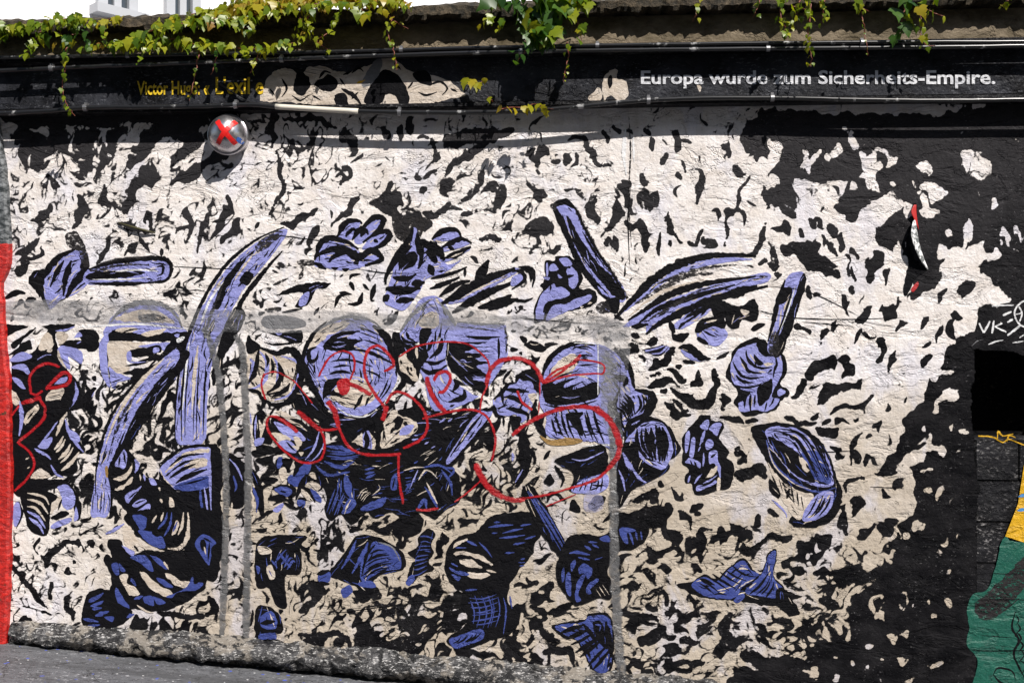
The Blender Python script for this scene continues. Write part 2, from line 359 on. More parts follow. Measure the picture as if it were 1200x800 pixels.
# the painted black: a field carried by the wall face, its rim frayed by fine noise
at = nt.nodes.new('ShaderNodeAttribute'); at.attribute_name = 'ink'; rag = noise_n(nt, pos(nt, (1, 1, 1.8)), 75, 4, 0.65)
ink = math_n(nt, 'ADD', at.outputs['Fac'], math_n(nt, 'MULTIPLY', math_n(nt, 'SUBTRACT', rag, 0.5), 0.9))
ink = math_n(nt, 'MULTIPLY', math_n(nt, 'ADD', ink, 0.12), 3.6, True)
inkc = mixc(nt, ramp(nt, mid, [(0.4, 0.0), (0.65, 1.0)]), (0.0030, 0.0030, 0.0040), (0.013, 0.0125, 0.014))
grey_f = ramp(nt, math_n(nt, 'ADD', math_n(nt, 'MULTIPLY', sx.outputs[2], 0.4), math_n(nt, 'MULTIPLY', math_n(nt, 'SUBTRACT', big, 0.5), 0.9)), [(0.60, 0.0), (1.0, 1.0)]); inkc = mixc(nt, grey_f, inkc, mixc(nt, mid, (0.012, 0.0115, 0.013), (0.042, 0.040, 0.043)))   # black turns greyer higher up, broken by large noise
flk = math_n(nt, 'MULTIPLY', ramp(nt, noise_n(nt, pos(nt, (1, 1, 2.0)), 48, 5, 0.75), [(0.60, 0.0), (0.67, 1.0)]), ramp(nt, noise_n(nt, pos(nt), 2.6, 4, 0.6), [(0.45, 0.0), (0.65, 1.0)]))
inkc = mixc(nt, math_n(nt, 'MULTIPLY', flk, 0.7), inkc, (0.36, 0.35, 0.36))
c = mixc(nt, ink, c, inkc)
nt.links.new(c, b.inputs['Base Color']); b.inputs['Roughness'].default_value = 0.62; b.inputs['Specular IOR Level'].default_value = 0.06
nt.links.new(g.outputs[0], b.inputs['Normal'])

def dark_paint(name, c0, c1, spec_col=(0.5, 0.48, 0.46), amt=0.25, rough=0.5):
    m, nt, b = node_mat(name)
    n1 = noise_n(nt, pos(nt, (1, 1, 1)), 5, 6, 0.65); n2 = noise_n(nt, pos(nt, (1, 1, 2.2)), 42, 5, 0.72)
    zone = ramp(nt, noise_n(nt, pos(nt), 3.0, 4, 0.6), [(0.42, 0.0), (0.62, 1.0)])
    c = mixc(nt, ramp(nt, n1, [(0.35, 0.0), (0.65, 1.0)]), c0, c1)
    c = mixc(nt, math_n(nt, 'MULTIPLY', math_n(nt, 'MULTIPLY', ramp(nt, n2, [(0.56, 0.0), (0.63, 1.0)]), zone), amt), c, spec_col)
    nt.links.new(c, b.inputs['Base Color']); b.inputs['Roughness'].default_value = rough; b.inputs['Specular IOR Level'].default_value = 0.12; add_relief(nt, b); return m
m_black = dark_paint('flaked_black_paint', (0.007, 0.007, 0.009), (0.024, 0.025, 0.030), (0.45, 0.44, 0.43), 0.7)
m_speck = dark_paint('chipped_black_paint', (0.006, 0.006, 0.007), (0.018, 0.018, 0.021), (0.5, 0.48, 0.48), 0.55)
m_niche = dark_paint('sooty_black', (0.002, 0.002, 0.0025), (0.004, 0.004, 0.005), (0.05, 0.045, 0.035), 0.8, 0.9)

def box(x0, x1, y0, y1, z0, z1): return ([(x0, y0, z0), (x1, y0, z0), (x1, y1, z0), (x0, y1, z0), (x0, y0, z1), (x1, y0, z1), (x1, y1, z1), (x0, y1, z1)],
    [(0, 1, 5, 4), (1, 2, 6, 5), (2, 3, 7, 6), (3, 0, 4, 7), (4, 5, 6, 7), (3, 2, 1, 0)])
def box_obj(name, x0, x1, y0, y1, z0, z1, mat, parent=WALL, bevel=0.0, **kw):
    v, f = box(x0, x1, y0, y1, z0, z1)
    bm = bmesh.new(); vs = [bm.verts.new(p) for p in v]; [bm.faces.new([vs[k] for k in q]) for q in f]
    if bevel: bmesh.ops.bevel(bm, geom=bm.edges[:], offset=bevel, segments=2, affect='EDGES')
    return bm_obj(name, bm, mat, parent, **kw)
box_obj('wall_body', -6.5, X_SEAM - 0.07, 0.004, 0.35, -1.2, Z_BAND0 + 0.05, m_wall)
# the adjoining bay with its black niche: rows of blocks laid round the opening
nz0, nz1 = P(1170, 514).z, P(1170, 412).z; nx1 = P(1290, 460).x
zc = [nz0 - 0.007 - 0.205 * k for k in range(9)]
row = 0
for k in range(8):
    off = 0.0 if k % 2 else -0.21; x = X_SEAM + 0.004
    first = True
    while x < 5.2:
        w = 0.42 + (off if first else 0); first = False
        box_obj('block', x, min(x + w, 5.4) - 0.006, 0.004 + 0.004 * random.random(), 0.30, zc[k + 1] + 0.006, zc[k], m_speck, bevel=0.004); x += w
box_obj('panel', X_SEAM, 5.4, 0.004, 0.33, nz1 + 0.05, Z_BAND0 - 0.006, m_black, label='flaking black plaster above the niche')
box_obj('mortar_backing', X_SEAM + 0.001, 5.5, 0.012, 0.33, zc[8], nz0 - 0.008, m_niche)
box_obj('niche_back', X_SEAM - 0.1, 5.5, 0.352, 0.40, zc[8], Z_BAND0 + 0.02, m_niche, label='sooty back of the black niche')
box_obj('niche_side', nx1, 5.4, 0.006, 0.345, nz0 - 0.004, nz1 + 0.002, m_black)

# band with the lettering, its ledge, the upper wall and its coping
m_band = dark_paint('band_black_paint', (0.004, 0.004, 0.005), (0.034, 0.036, 0.044), (0.35, 0.36, 0.40), 0.25)
m_lip = dark_paint('ledge_black_paint', (0.005, 0.005, 0.006), (0.014, 0.014, 0.016), (0.3, 0.3, 0.3), 0.3, 0.45)
box_obj('lettering_band', -6.5, 5.5, Y_BAND, 0.30, Z_BAND0 + 0.012, Z_BAND1, m_band, bevel=0.004, label='black painted band carrying two lines of lettering')
box_obj('band_lower_lip', -6.5, 5.5, Y_BAND - 0.016, 0.02, Z_BAND0 - 0.012, Z_BAND0 + 0.010, m_lip, bevel=0.004)
box_obj('ledge', -6.5, 5.5, -0.135, 0.30, Z_BAND1 + 0.002, Z_BAND1 + 0.034, m_lip, bevel=0.005)
m_up, nt, b = node_mat('mossy_render')
n1 = noise_n(nt, pos(nt, (1, 1, 2)), 4, 6, 0.65); n2 = noise_n(nt, pos(nt), 30, 4, 0.7)
c = mixc(nt, ramp(nt, n1, [(0.35, 0.0), (0.62, 1.0)]), (0.055, 0.038, 0.012), (0.26, 0.205, 0.14)); c = mixc(nt, math_n(nt, 'MULTIPLY', n2, 0.5), c, (0.06, 0.05, 0.03))
nt.links.new(c, b.inputs['Base Color']); b.inputs['Roughness'].default_value = 0.85; add_relief(nt, b)
box_obj('upper_wall', -6.5, 5.5, 0.0, 0.30, Z_BAND1 + 0.036, Z_TOP - 0.05, m_up, label='brown mossy upper strip of the wall')
# coping: a long rough stone course
V = []; Fc = []; n = 700; prof = [(0.34, -0.048), (-0.07, -0.046), (-0.088, -0.03), (-0.084, 0.012), (-0.03, 0.035), (0.15, 0.055), (0.34, 0.05)]
for i in range(n + 1):
    x = -6.5 + 12 * i / n
    for j, (y, z) in enumerate(prof):
        q = 0.0 if j in (0,) else 1.0; r = mnoise.noise(Vector((x * 7, j * 3.1, 1))) * 0.014 + mnoise.noise(Vector((x * 23, j * 5.1, 4))) * 0.016 + mnoise.noise(Vector((x * 61, j * 9.1, 4))) * 0.008
        V.append((x, y + q * r, Z_TOP + z + q * r - 0.045 * min(1, max(0, (0.3 - x) / 2.9))))
m = len(prof)
for i in range(n):
    for j in range(m): Fc.append((i * m + j, (i + 1) * m + j, (i + 1) * m + (j + 1) % m, i * m + (j + 1) % m))
m_cop, nt, b = node_mat('dark_mossy_stone'); n1 = noise_n(nt, pos(nt), 26, 6, 0.7)
nt.links.new(mixc(nt, ramp(nt, n1, [(0.4, 0.0), (0.65, 1.0)]), (0.016, 0.013, 0.007), (0.10, 0.075, 0.045)), b.inputs['Base Color']); b.inputs['Roughness'].default_value = 0.9
bm_ = N(nt, 'ShaderNodeBump', Strength=1.0, Distance=0.03); nt.links.new(n1, bm_.inputs['Height']); nt.links.new(bm_.outputs[0], b.inputs['Normal'])
mesh_obj('coping', V, Fc, m_cop, WALL, label='rough mossy coping overgrown with ivy')

# lumpy silvered skirting at the foot
m_skirt, nt, b = node_mat('silver_smeared_cement')
n1 = noise_n(nt, pos(nt, (1, 1, 1.5)), 11, 8, 0.72, 0.6); n2 = noise_n(nt, pos(nt, (1, 2, 3)), 45, 4, 0.7)
c = mixc(nt, ramp(nt, n1, [(0.38, 0.0), (0.48, 0.25), (0.56, 0.5), (0.64, 1.0)]), (0.006, 0.006, 0.007), (0.15, 0.148, 0.15))
c = mixc(nt, ramp(nt, n2, [(0.56, 0.0), (0.60, 1.0)]), c, (0.50, 0.49, 0.48)); c = mixc(nt, math_n(nt, 'MULTIPLY', ramp(nt, noise_n(nt, pos(nt), 5, 5, 0.6), [(0.50, 0), (0.56, 1)]), 0.6), c, (0.34, 0.30, 0.25))
c = mixc(nt, ramp(nt, noise_n(nt, pos(nt, (1, 1, 1.6)), 19, 5, 0.7, 0.5), [(0.52, 0), (0.56, 1)]), c, (0.010, 0.010, 0.011))
nt.links.new(c, b.inputs['Base Color']); b.inputs['Roughness'].default_value = 0.45; b.inputs['Metallic'].default_value = 0.15
bm_ = N(nt, 'ShaderNodeBump', Strength=1.0, Distance=0.02); nt.links.new(math_n(nt, 'ADD', n1, math_n(nt, 'MULTIPLY', n2, 0.4)), bm_.inputs['Height']); nt.links.new(bm_.outputs[0], b.inputs['Normal'])
V = []; Fc = []; n = 420; xa, xb = P(14, 750).x, P(1600, 700).x
prof = [(0.01, 0.150), (-0.02, 0.138), (-0.055, 0.118), (-0.085, 0.09), (-0.095, 0.065), (-0.085, 0.045), (-0.06, 0.035), (-0.03, 0.015), (0.01, -0.02)]
m = len(prof)
for i in range(n + 1):
    x = xa + (xb - xa) * i / n; t = min(1, i / 70); s_ = 0.45 + 0.55 * t
    for j, (y, z) in enumerate(prof):
        q = 0.0 if j in (0, m - 1) else 1.0
        r = mnoise.noise(Vector((x * 4, j * 0.7, 2))) * 0.03 + mnoise.noise(Vector((x * 13, j * 1.7, 9))) * 0.022 + mnoise.noise(Vector((x * 37, j * 2.7, 5))) * 0.012
        V.append((x, y * s_ + q * r, ground_z(x) + z * (0.8 + 0.2 * t) + (r * 0.9 if j < m - 1 else 0)))
for i in range(n):
    for j in range(m - 1): Fc.append((i * m + j, i * m + j + 1, (i + 1) * m + j + 1, (i + 1) * m + j))
mesh_obj('skirting', V, Fc, m_skirt, WALL, smooth=True, label='lumpy cement skirting smeared with silver paint')

# red painted pier edge on the left
m_red, nt, b = node_mat('thick_red_paint')
tc = nt.nodes.new('ShaderNodeTexCoord'); sx = nt.nodes.new('ShaderNodeSeparateXYZ'); nt.links.new(tc.outputs['Object'], sx.inputs[0])
n1 = noise_n(nt, pos(nt, (1, 1, 2)), 22, 7, 0.7, 0.3); n2 = noise_n(nt, pos(nt, (1, 1, 1.3)), 5, 6, 0.65)
red = mixc(nt, ramp(nt, n1, [(0.4, 0), (0.6, 1)]), (0.26, 0.004, 0.003), (0.56, 0.014, 0.008)); red = mixc(nt, ramp(nt, n2, [(0.61, 0), (0.635, 1)]), red, (0.07, 0.035, 0.015))
drk = mixc(nt, ramp(nt, n1, [(0.42, 0), (0.6, 1)]), (0.012, 0.018, 0.020), (0.20, 0.21, 0.22))
sel = math_n(nt, 'LESS_THAN', math_n(nt, 'ADD', sx.outputs[2], math_n(nt, 'MULTIPLY', n2, 0.12)), P(0, 285).z + 0.06)
nt.links.new(mixc(nt, sel, drk, red), b.inputs['Base Color']); b.inputs['Roughness'].default_value = 0.45
bm_ = N(nt, 'ShaderNodeBump', Strength=0.8, Distance=0.015); nt.links.new(n1, bm_.inputs['Height']); nt.links.new(bm_.outputs[0], b.inputs['Normal'])
V = []; Fc = []; n = 60
edge = np.interp(np.linspace(130, 800, n + 1), [130, 170, 200, 285, 300, 318, 330, 400, 440, 520, 600, 680, 758, 800], [-6, 0, 5, 10, 11, 7, 0, 4, 9, 11, 11, 9, 6, 5])
for i in range(n + 1):
    py = 130 + 670 * i / n; e = P(edge[i] + RNG.randn() * 0.5, py, -0.035); z = e.z
    V += [(-6.4, -0.035, z), (e.x - 0.012, -0.035, z), (e.x, -0.026, z), (e.x + 0.004, 0.01, z)]
for i in range(n):
    for j in range(3): a = 4 * i + j; Fc.append((a, a + 4, a + 5, a + 1))
mesh_obj('pier_edge', V, Fc, m_red, WALL, label='pier edge coated in thick bright red paint')

# ------------------------------------------------------------------ the white house behind
m_house, nt, b = node_mat('white_render'); n1 = noise_n(nt, pos(nt), 0.8, 5, 0.6)
nt.links.new(mixc(nt, n1, (0.78, 0.77, 0.77), (0.85, 0.845, 0.85)), b.inputs['Base Color']); b.inputs['Roughness'].default_value = 0.8
m_frame, nt, b = node_mat('pale_grey_frame'); b.inputs['Base Color'].default_value = (0.42, 0.43, 0.45, 1); b.inputs['Roughness'].default_value = 0.5
m_pane, nt, b = node_mat('window_glass'); b.inputs['Base Color'].default_value = (0.05, 0.06, 0.07, 1); b.inputs['Roughness'].default_value = 0.06; b.inputs['Specular IOR Level'].default_value = 0.8
m_roof, nt, b = node_mat('zinc_roof'); b.inputs['Base Color'].default_value = (0.22, 0.24, 0.27, 1); b.inputs['Metallic'].default_value = 0.4; b.inputs['Roughness'].default_value = 0.45
HO = Vector((-6.4, 8.2, 0)); HS = Vector((math.cos(math.radians(52)), math.sin(math.radians(52)), 0)); HN = Vector((HS.y, -HS.x, 0))
def hray(px, py):
    a = (px - 600) / F_PX; bb = (400 - py) / F_PX
    d = Vector((a * math.cos(YAW) - math.sin(YAW), a * math.sin(YAW) + math.cos(YAW), bb)); t = (HO - CAM_POS).dot(HN) / d.dot(HN)
    q = CAM_POS + d * t; return (q - HO).dot(HS), q.z
HOUSE = empty('white_house', (HO.x, HO.y, ground_z(-9)), 'tall white rendered house with grey windows rising behind the wall', 'house')
def hbox(name, s0, s1, n0, n1, z0, z1, mat, parent, bev=0.0):
    v, f = box(s0, s1, n0, n1, z0, z1); v = [HO + HS * p[0] + HN * (-p[1]) + Vector((0, 0, p[2])) for p in v]
    o = mesh_obj(name, v, f, mat, parent if parent is HOUSE else parent)
    return o
hw = hbox('wall', -3.2, 16, 0.0, 8.0, -2.0, 13.0, m_house, HOUSE); hbox('roof', -3.5, 16.3, -0.35, 8.3, 13.0, 13.35, m_roof, HOUSE)
zb = hray(130, 12)[1]
def window(s0, s1, z0, z1):
    w = hbox('window', s0, s1, -0.03, 0.02, z0, z1, m_pane, HOUSE)
    for nm, a, bb, c0, c1, dep in (('frame', s0 - 0.10, s0 + 0.03, z0, z1, -0.09), ('frame', s1 - 0.03, s1 + 0.10, z0, z1, -0.09), ('frame', s0 - 0.1, s1 + 0.1, z1 + 0.002, z1 + 0.12, -0.09),
                               ('mullion', (s0 + s1) / 2 - 0.05, (s0 + s1) / 2 + 0.05, z0 + 0.003, z1 - 0.003, -0.07), ('sill', s0 - 0.18, s1 + 0.18, z0 - 0.12, z0 - 0.003, -0.22)):
        v, f = box(a, bb, dep, 0.01, c0, c1); v = [HO + HS * p[0] + HN * (-p[1]) + Vector((0, 0, p[2])) for p in v]
        mesh_obj(nm, v, f, m_frame, w)
for pa, pb in ((120, 150), (199, 224)):
    window(hray(pa, 10)[0], hray(pb, 10)[0], zb, zb + 1.9)
window(hray(120, 10)[0], hray(150, 10)[0], zb + 3.1, zb + 5.0); window(hray(199, 10)[0], hray(224, 10)[0], zb + 3.1, zb + 5.0)

# ------------------------------------------------------------------ unseen house added behind the viewer: cuts sky light, reflects in the chrome dome
m_opp, nt, b = node_mat('grey_stone_facade'); n1 = noise_n(nt, pos(nt), 1.5, 6, 0.65)
nt.links.new(mixc(nt, n1, (0.16, 0.14, 0.12), (0.30, 0.27, 0.23)), b.inputs['Base Color']); b.inputs['Roughness'].default_value = 0.85
OPP = empty('added_street_house', (0, -12.0, ground_z(0)), 'added unseen house across the street that cuts sky light on the mural', 'house')
box_obj('wall', -16, 16, -20.0, -12.0, -3.0, 11.5, m_opp, OPP); box_obj('roof', -16.3, 16.3, -20.3, -11.7, 11.5, 11.9, m_roof, OPP)
for fz in (0.3, 3.6, 6.9):
    for k in range(-5, 6):
        x = k * 2.7 + 0.6; w = box_obj('window', x - 0.55, x + 0.55, -12.02, -11.97, fz, fz + 1.9, m_pane, OPP)
        box_obj('frame', x - 0.65, x + 0.65, -12.02, -11.93, fz + 1.903, fz + 2.03, m_frame, w); box_obj('sill', x - 0.72, x + 0.72, -12.02, -11.85, fz - 0.12, fz - 0.003, m_frame, w)
# ------------------------------------------------------------------ the mural
def motif(name, label, *layers, depth=0.0, base=0.0008, plain=False, **kw):
    c = Coat()
    fig = name.startswith('painted_') and name != 'painted_green_figure'
    ys = [oy + float(t.split(',')[1]) / s for (ox, oy, s, spec) in layers for t in spec.replace(';', ' ').replace('/ ', ' ').replace('/', ' ').split() if t.count(',') == 1]
    DEEP[0] = fig and not plain and np.mean(ys) > 600
    for (ox, oy, s, spec) in layers: draw(c, spec, ox, oy, s, depth, base, fig and not plain)
    return c.build(name, WALL, label=label, **kw)

# ---- the flames: a stroke field that follows the draught of the fire, plus the traced black and cream masses
FIELD = [  # x, y, lean in degrees (90 upright, more = leaning right), spread, share of black
    (60, 180, 110, 35, .30), (60, 320, 130, 35, .28), (180, 230, 112, 25, .26), (330, 200, 108, 25, .22), (480, 180, 112, 35, .20), (450, 250, 128, 22, .26), (640, 180, 95, 45, .24), (800, 180, 95, 30, .22), (800, 270, 100, 25, .24),
    (900, 280, 75, 40, .30), (1000, 300, 70, 30, .26), (1050, 380, 95, 40, .24), (980, 430, 140, 35, .26), (1040, 480, 120, 35, .24), (780, 420, 10, 22, .26), (820, 460, 15, 30, .22), (950, 470, 150, 25, .24), (870, 550, 120, 60, .34), (740, 600, 150, 60, .32),
    (580, 330, 150, 30, .28), (340, 340, 140, 25, .26), (100, 440, 110, 60, .42), (170, 480, 120, 50, .48), (320, 520, 140, 60, .45), (560, 590, 150, 50, .40), (800, 680, 160, 60, .36), (650, 760, 150, 60, .46), (900, 740, 10, 40, .44), (450, 730, 150, 60, .46), (60, 680, 130, 60, .20), (330, 700, 100, 60, .38), (1000, 640, 150, 60, .34)]
FA = np.array(FIELD, float); GX0, GY0, GW, GH = -30, 120, 1250, 700
RF = np.random.RandomState(11)
def blur(a, s):
    r = int(3 * s) + 1; k = np.exp(-0.5 * (np.arange(-r, r + 1) / s) ** 2); k /= k.sum()
    a = np.pad(a, r, mode='edge'); a = sum(k[i] * a[i:a.shape[0] - 2 * r + i, :] for i in range(2 * r + 1)); return sum(k[i] * a[:, i:a.shape[1] - 2 * r + i] for i in range(2 * r + 1))
gx, gy = np.meshgrid(np.arange(GW) + GX0, np.arange(GH) + GY0)
cs = np.zeros((GH, GW)); sn = cs.copy(); fr = cs.copy(); ws = cs.copy()
for fx, fy, a, sp_, f_ in FIELD:
    w = 1 / ((gx - fx) ** 2 + (gy - fy) ** 2 + 400.0) ** 2; ws += w
    cs += w * math.cos(2 * math.radians(a)); sn += w * math.sin(2 * math.radians(a)); fr += w * f_
fr /= ws; th = math.pi - 0.5 * np.arctan2(sn, cs)
wig = blur(RF.randn(GH, GW), 4.6); wig /= wig.std(); wig2 = blur(RF.randn(GH, GW), 22); wig2 /= wig2.std(); th = th + 0.85 * wig + 0.35 * wig2
vx, vy = np.cos(th), -np.sin(th)
def streaks(sig, steps):
    src = blur(RF.randn(GH, GW), sig); src /= src.std(); acc = src.copy()
    for sg in (1, -1):
        X = np.arange(GW)[None, :] + np.zeros((GH, 1)); Y = np.arange(GH)[:, None] + np.zeros((1, GW)); pvx, pvy = vx * sg, vy * sg
        for k in range(steps):
            X = X + pvx * 1.3; Y = Y + pvy * 1.3
            xi = np.clip(np.rint(X).astype(int), 0, GW - 1); yi = np.clip(np.rint(Y).astype(int), 0, GH - 1)
            nvx, nvy = vx[yi, xi], vy[yi, xi]; d = np.sign(nvx * pvx + nvy * pvy); d[d == 0] = 1; pvx, pvy = nvx * d, nvy * d
            acc += (0.5 + 0.5 * math.cos(math.pi * k / steps)) * src[yi, xi]
    a = blur(acc, 0.7); return (a - a.mean()) / a.std()
mixw = np.clip((gy - 330) / 260.0 + 0.25 * wig2, 0, 1); mixw = np.clip(mixw + np.clip((gx - 880) / 160.0, 0, 1) * 0.7, 0, 1)
lic = streaks(0.95, 13) * np.sqrt(1 - mixw) + streaks(1.1, 13) * np.sqrt(mixw)
lineA = streaks(1.9, 12); lineB = streaks(2.3, 9); msk = blur(RF.randn(GH, GW), 9); msk /= msk.std()
wid = 0.225 + 0.09 * wig2
LINES = np.maximum((wid - np.abs(lineA - 0.35)) * 2.2 - np.clip(-0.05 - msk, 0, 9) * 2.5, (wid - np.abs(lineB + 0.45)) * 2.2 - np.clip(msk + 0.20, 0, 9) * 2.5)
patch = blur(RF.randn(GH, GW), 26); patch /= patch.std()
CEN = blur((((gx > 24) & (gx < 330) & (gy > 395) & (gy < 600)) | ((gx > 300) & (gx < 640) & (gy > 420) & (gy < 590))).astype(float), 14)
fr = (fr + 0.16 * CEN) * (1 - 0.30 * np.clip((gx - 720) / 60.0, 0, 1) * np.clip((640 - gy) / 60.0, 0, 1) * np.clip((gy - 320) / 40.0, 0, 1)); # where the painter left the cream open (right half, and high up in the middle) only the traced marks stand
OPEN = np.clip((gx - 730) / 50.0, 0, 1) * np.clip((gy - 225) / 30.0, 0, 1) * np.clip((660 - gy) / 50.0, 0, 1); OPEN = np.maximum(OPEN, 0.45 * np.clip((gx - 590) / 60.0, 0, 1) * np.clip((330 - gy) / 40.0, 0, 1)); OPEN = np.maximum(OPEN, 0.75 * np.exp(-((gx - 420) / 90.0) ** 2 - ((gy - 225) / 60.0) ** 2))
share = np.clip(fr * (0.62 + 0.16 * np.clip((gy - 420) / 120.0, 0, 1)) * (1 + 0.28 * patch) * (1 - 0.55 * OPEN), 0.03, 0.62)
q = np.sqrt(-2 * np.log(np.minimum(share, 1 - share))); zq = q - (2.30753 + 0.27061 * q) / (1 + 0.99229 * q + 0.04481 * q * q); zq = np.where(share < 0.5, zq, -zq)
BIAS = -zq
def stain(spec_list):
    """lay traced masses into the field: black raises it, cream lowers it"""
    global BIAS
    for ox, oy, s, spec in spec_list:
        for line in spec.strip().replace(';', '\n').split('\n'):
            line = line.strip()
            if not line: continue
            head, rest = line.split(' ', 1); col, typ, arg = head[0], head[1], head[2:]
            if col not in 'KNDC' or typ == '/': continue
            pts = [(ox + float(t.split(',')[0]) / s, oy + float(t.split(',')[1]) / s) for t in rest.split()]
            lvl = {'K': 1.7, 'N': 1.8, 'D': 0.85, 'C': -1.25}[col]
            m = np.zeros((GH, GW))
            if typ == '#':
                c = np.array(catmull(pts, 5, True)); ins = np.zeros((GH, GW), bool)
                x0, y0 = np.maximum(np.floor(c.min(0)).astype(int) - [GX0, GY0] - 1, 0); x1, y1 = np.minimum(np.ceil(c.max(0)).astype(int) - [GX0, GY0] + 2, [GW, GH])
                if x1 <= x0 or y1 <= y0: continue
                xs, ys = gx[y0:y1, x0:x1], gy[y0:y1, x0:x1]; sub = np.zeros(xs.shape, bool)
                for i in range(len(c)):
                    (xa, ya), (xb, yb) = c[i - 1], c[i]
                    if ya != yb: sub ^= ((ya > ys) != (yb > ys)) & (xs < (xb - xa) * (ys - ya) / (yb - ya) + xa)
                m_ = sub.astype(float)
            else:
                c = np.array(catmull(pts, 6)); w = float(arg) / s * 0.72 + 0.25; n = len(c); lvl = 2.9 if lvl > 1 else lvl
                x0, y0 = np.maximum(np.floor(c.min(0) - w - 2).astype(int) - [GX0, GY0], 0); x1, y1 = np.minimum(np.ceil(c.max(0) + w + 2).astype(int) - [GX0, GY0] + 1, [GW, GH])
                if x1 <= x0 or y1 <= y0: continue
                xs, ys = gx[y0:y1, x0:x1], gy[y0:y1, x0:x1]; m_ = np.zeros(xs.shape)
                for i, p in enumerate(c):
                    t = i / (n - 1); wi = max(w * min(1, 0.35 + 1.8 * min(t * 1.5, 1 - t)), 0.8)
                    m_ = np.maximum(m_, np.clip(wi + 0.5 - np.hypot(xs - p[0], ys - p[1]), 0, 1))
            pad = 5; X0, Y0, X1, Y1 = max(x0 - pad, 0), max(y0 - pad, 0), min(x1 + pad, GW), min(y1 + pad, GH)
            big_ = np.zeros((Y1 - Y0, X1 - X0)); big_[y0 - Y0:y0 - Y0 + m_.shape[0], x0 - X0:x0 - X0 + m_.shape[1]] = m_
            big_ = blur(big_, 1.3 if typ == '#' else 0.65); BIAS[Y0:Y1, X0:X1] = BIAS[Y0:Y1, X0:X1] * (1 - big_) + lvl * big_
            if lvl > 0:      # a thin clear halo keeps neighbouring strokes apart, as a painter would
                pass
FIELD_SPEC = []; FLAME_SPEC = []

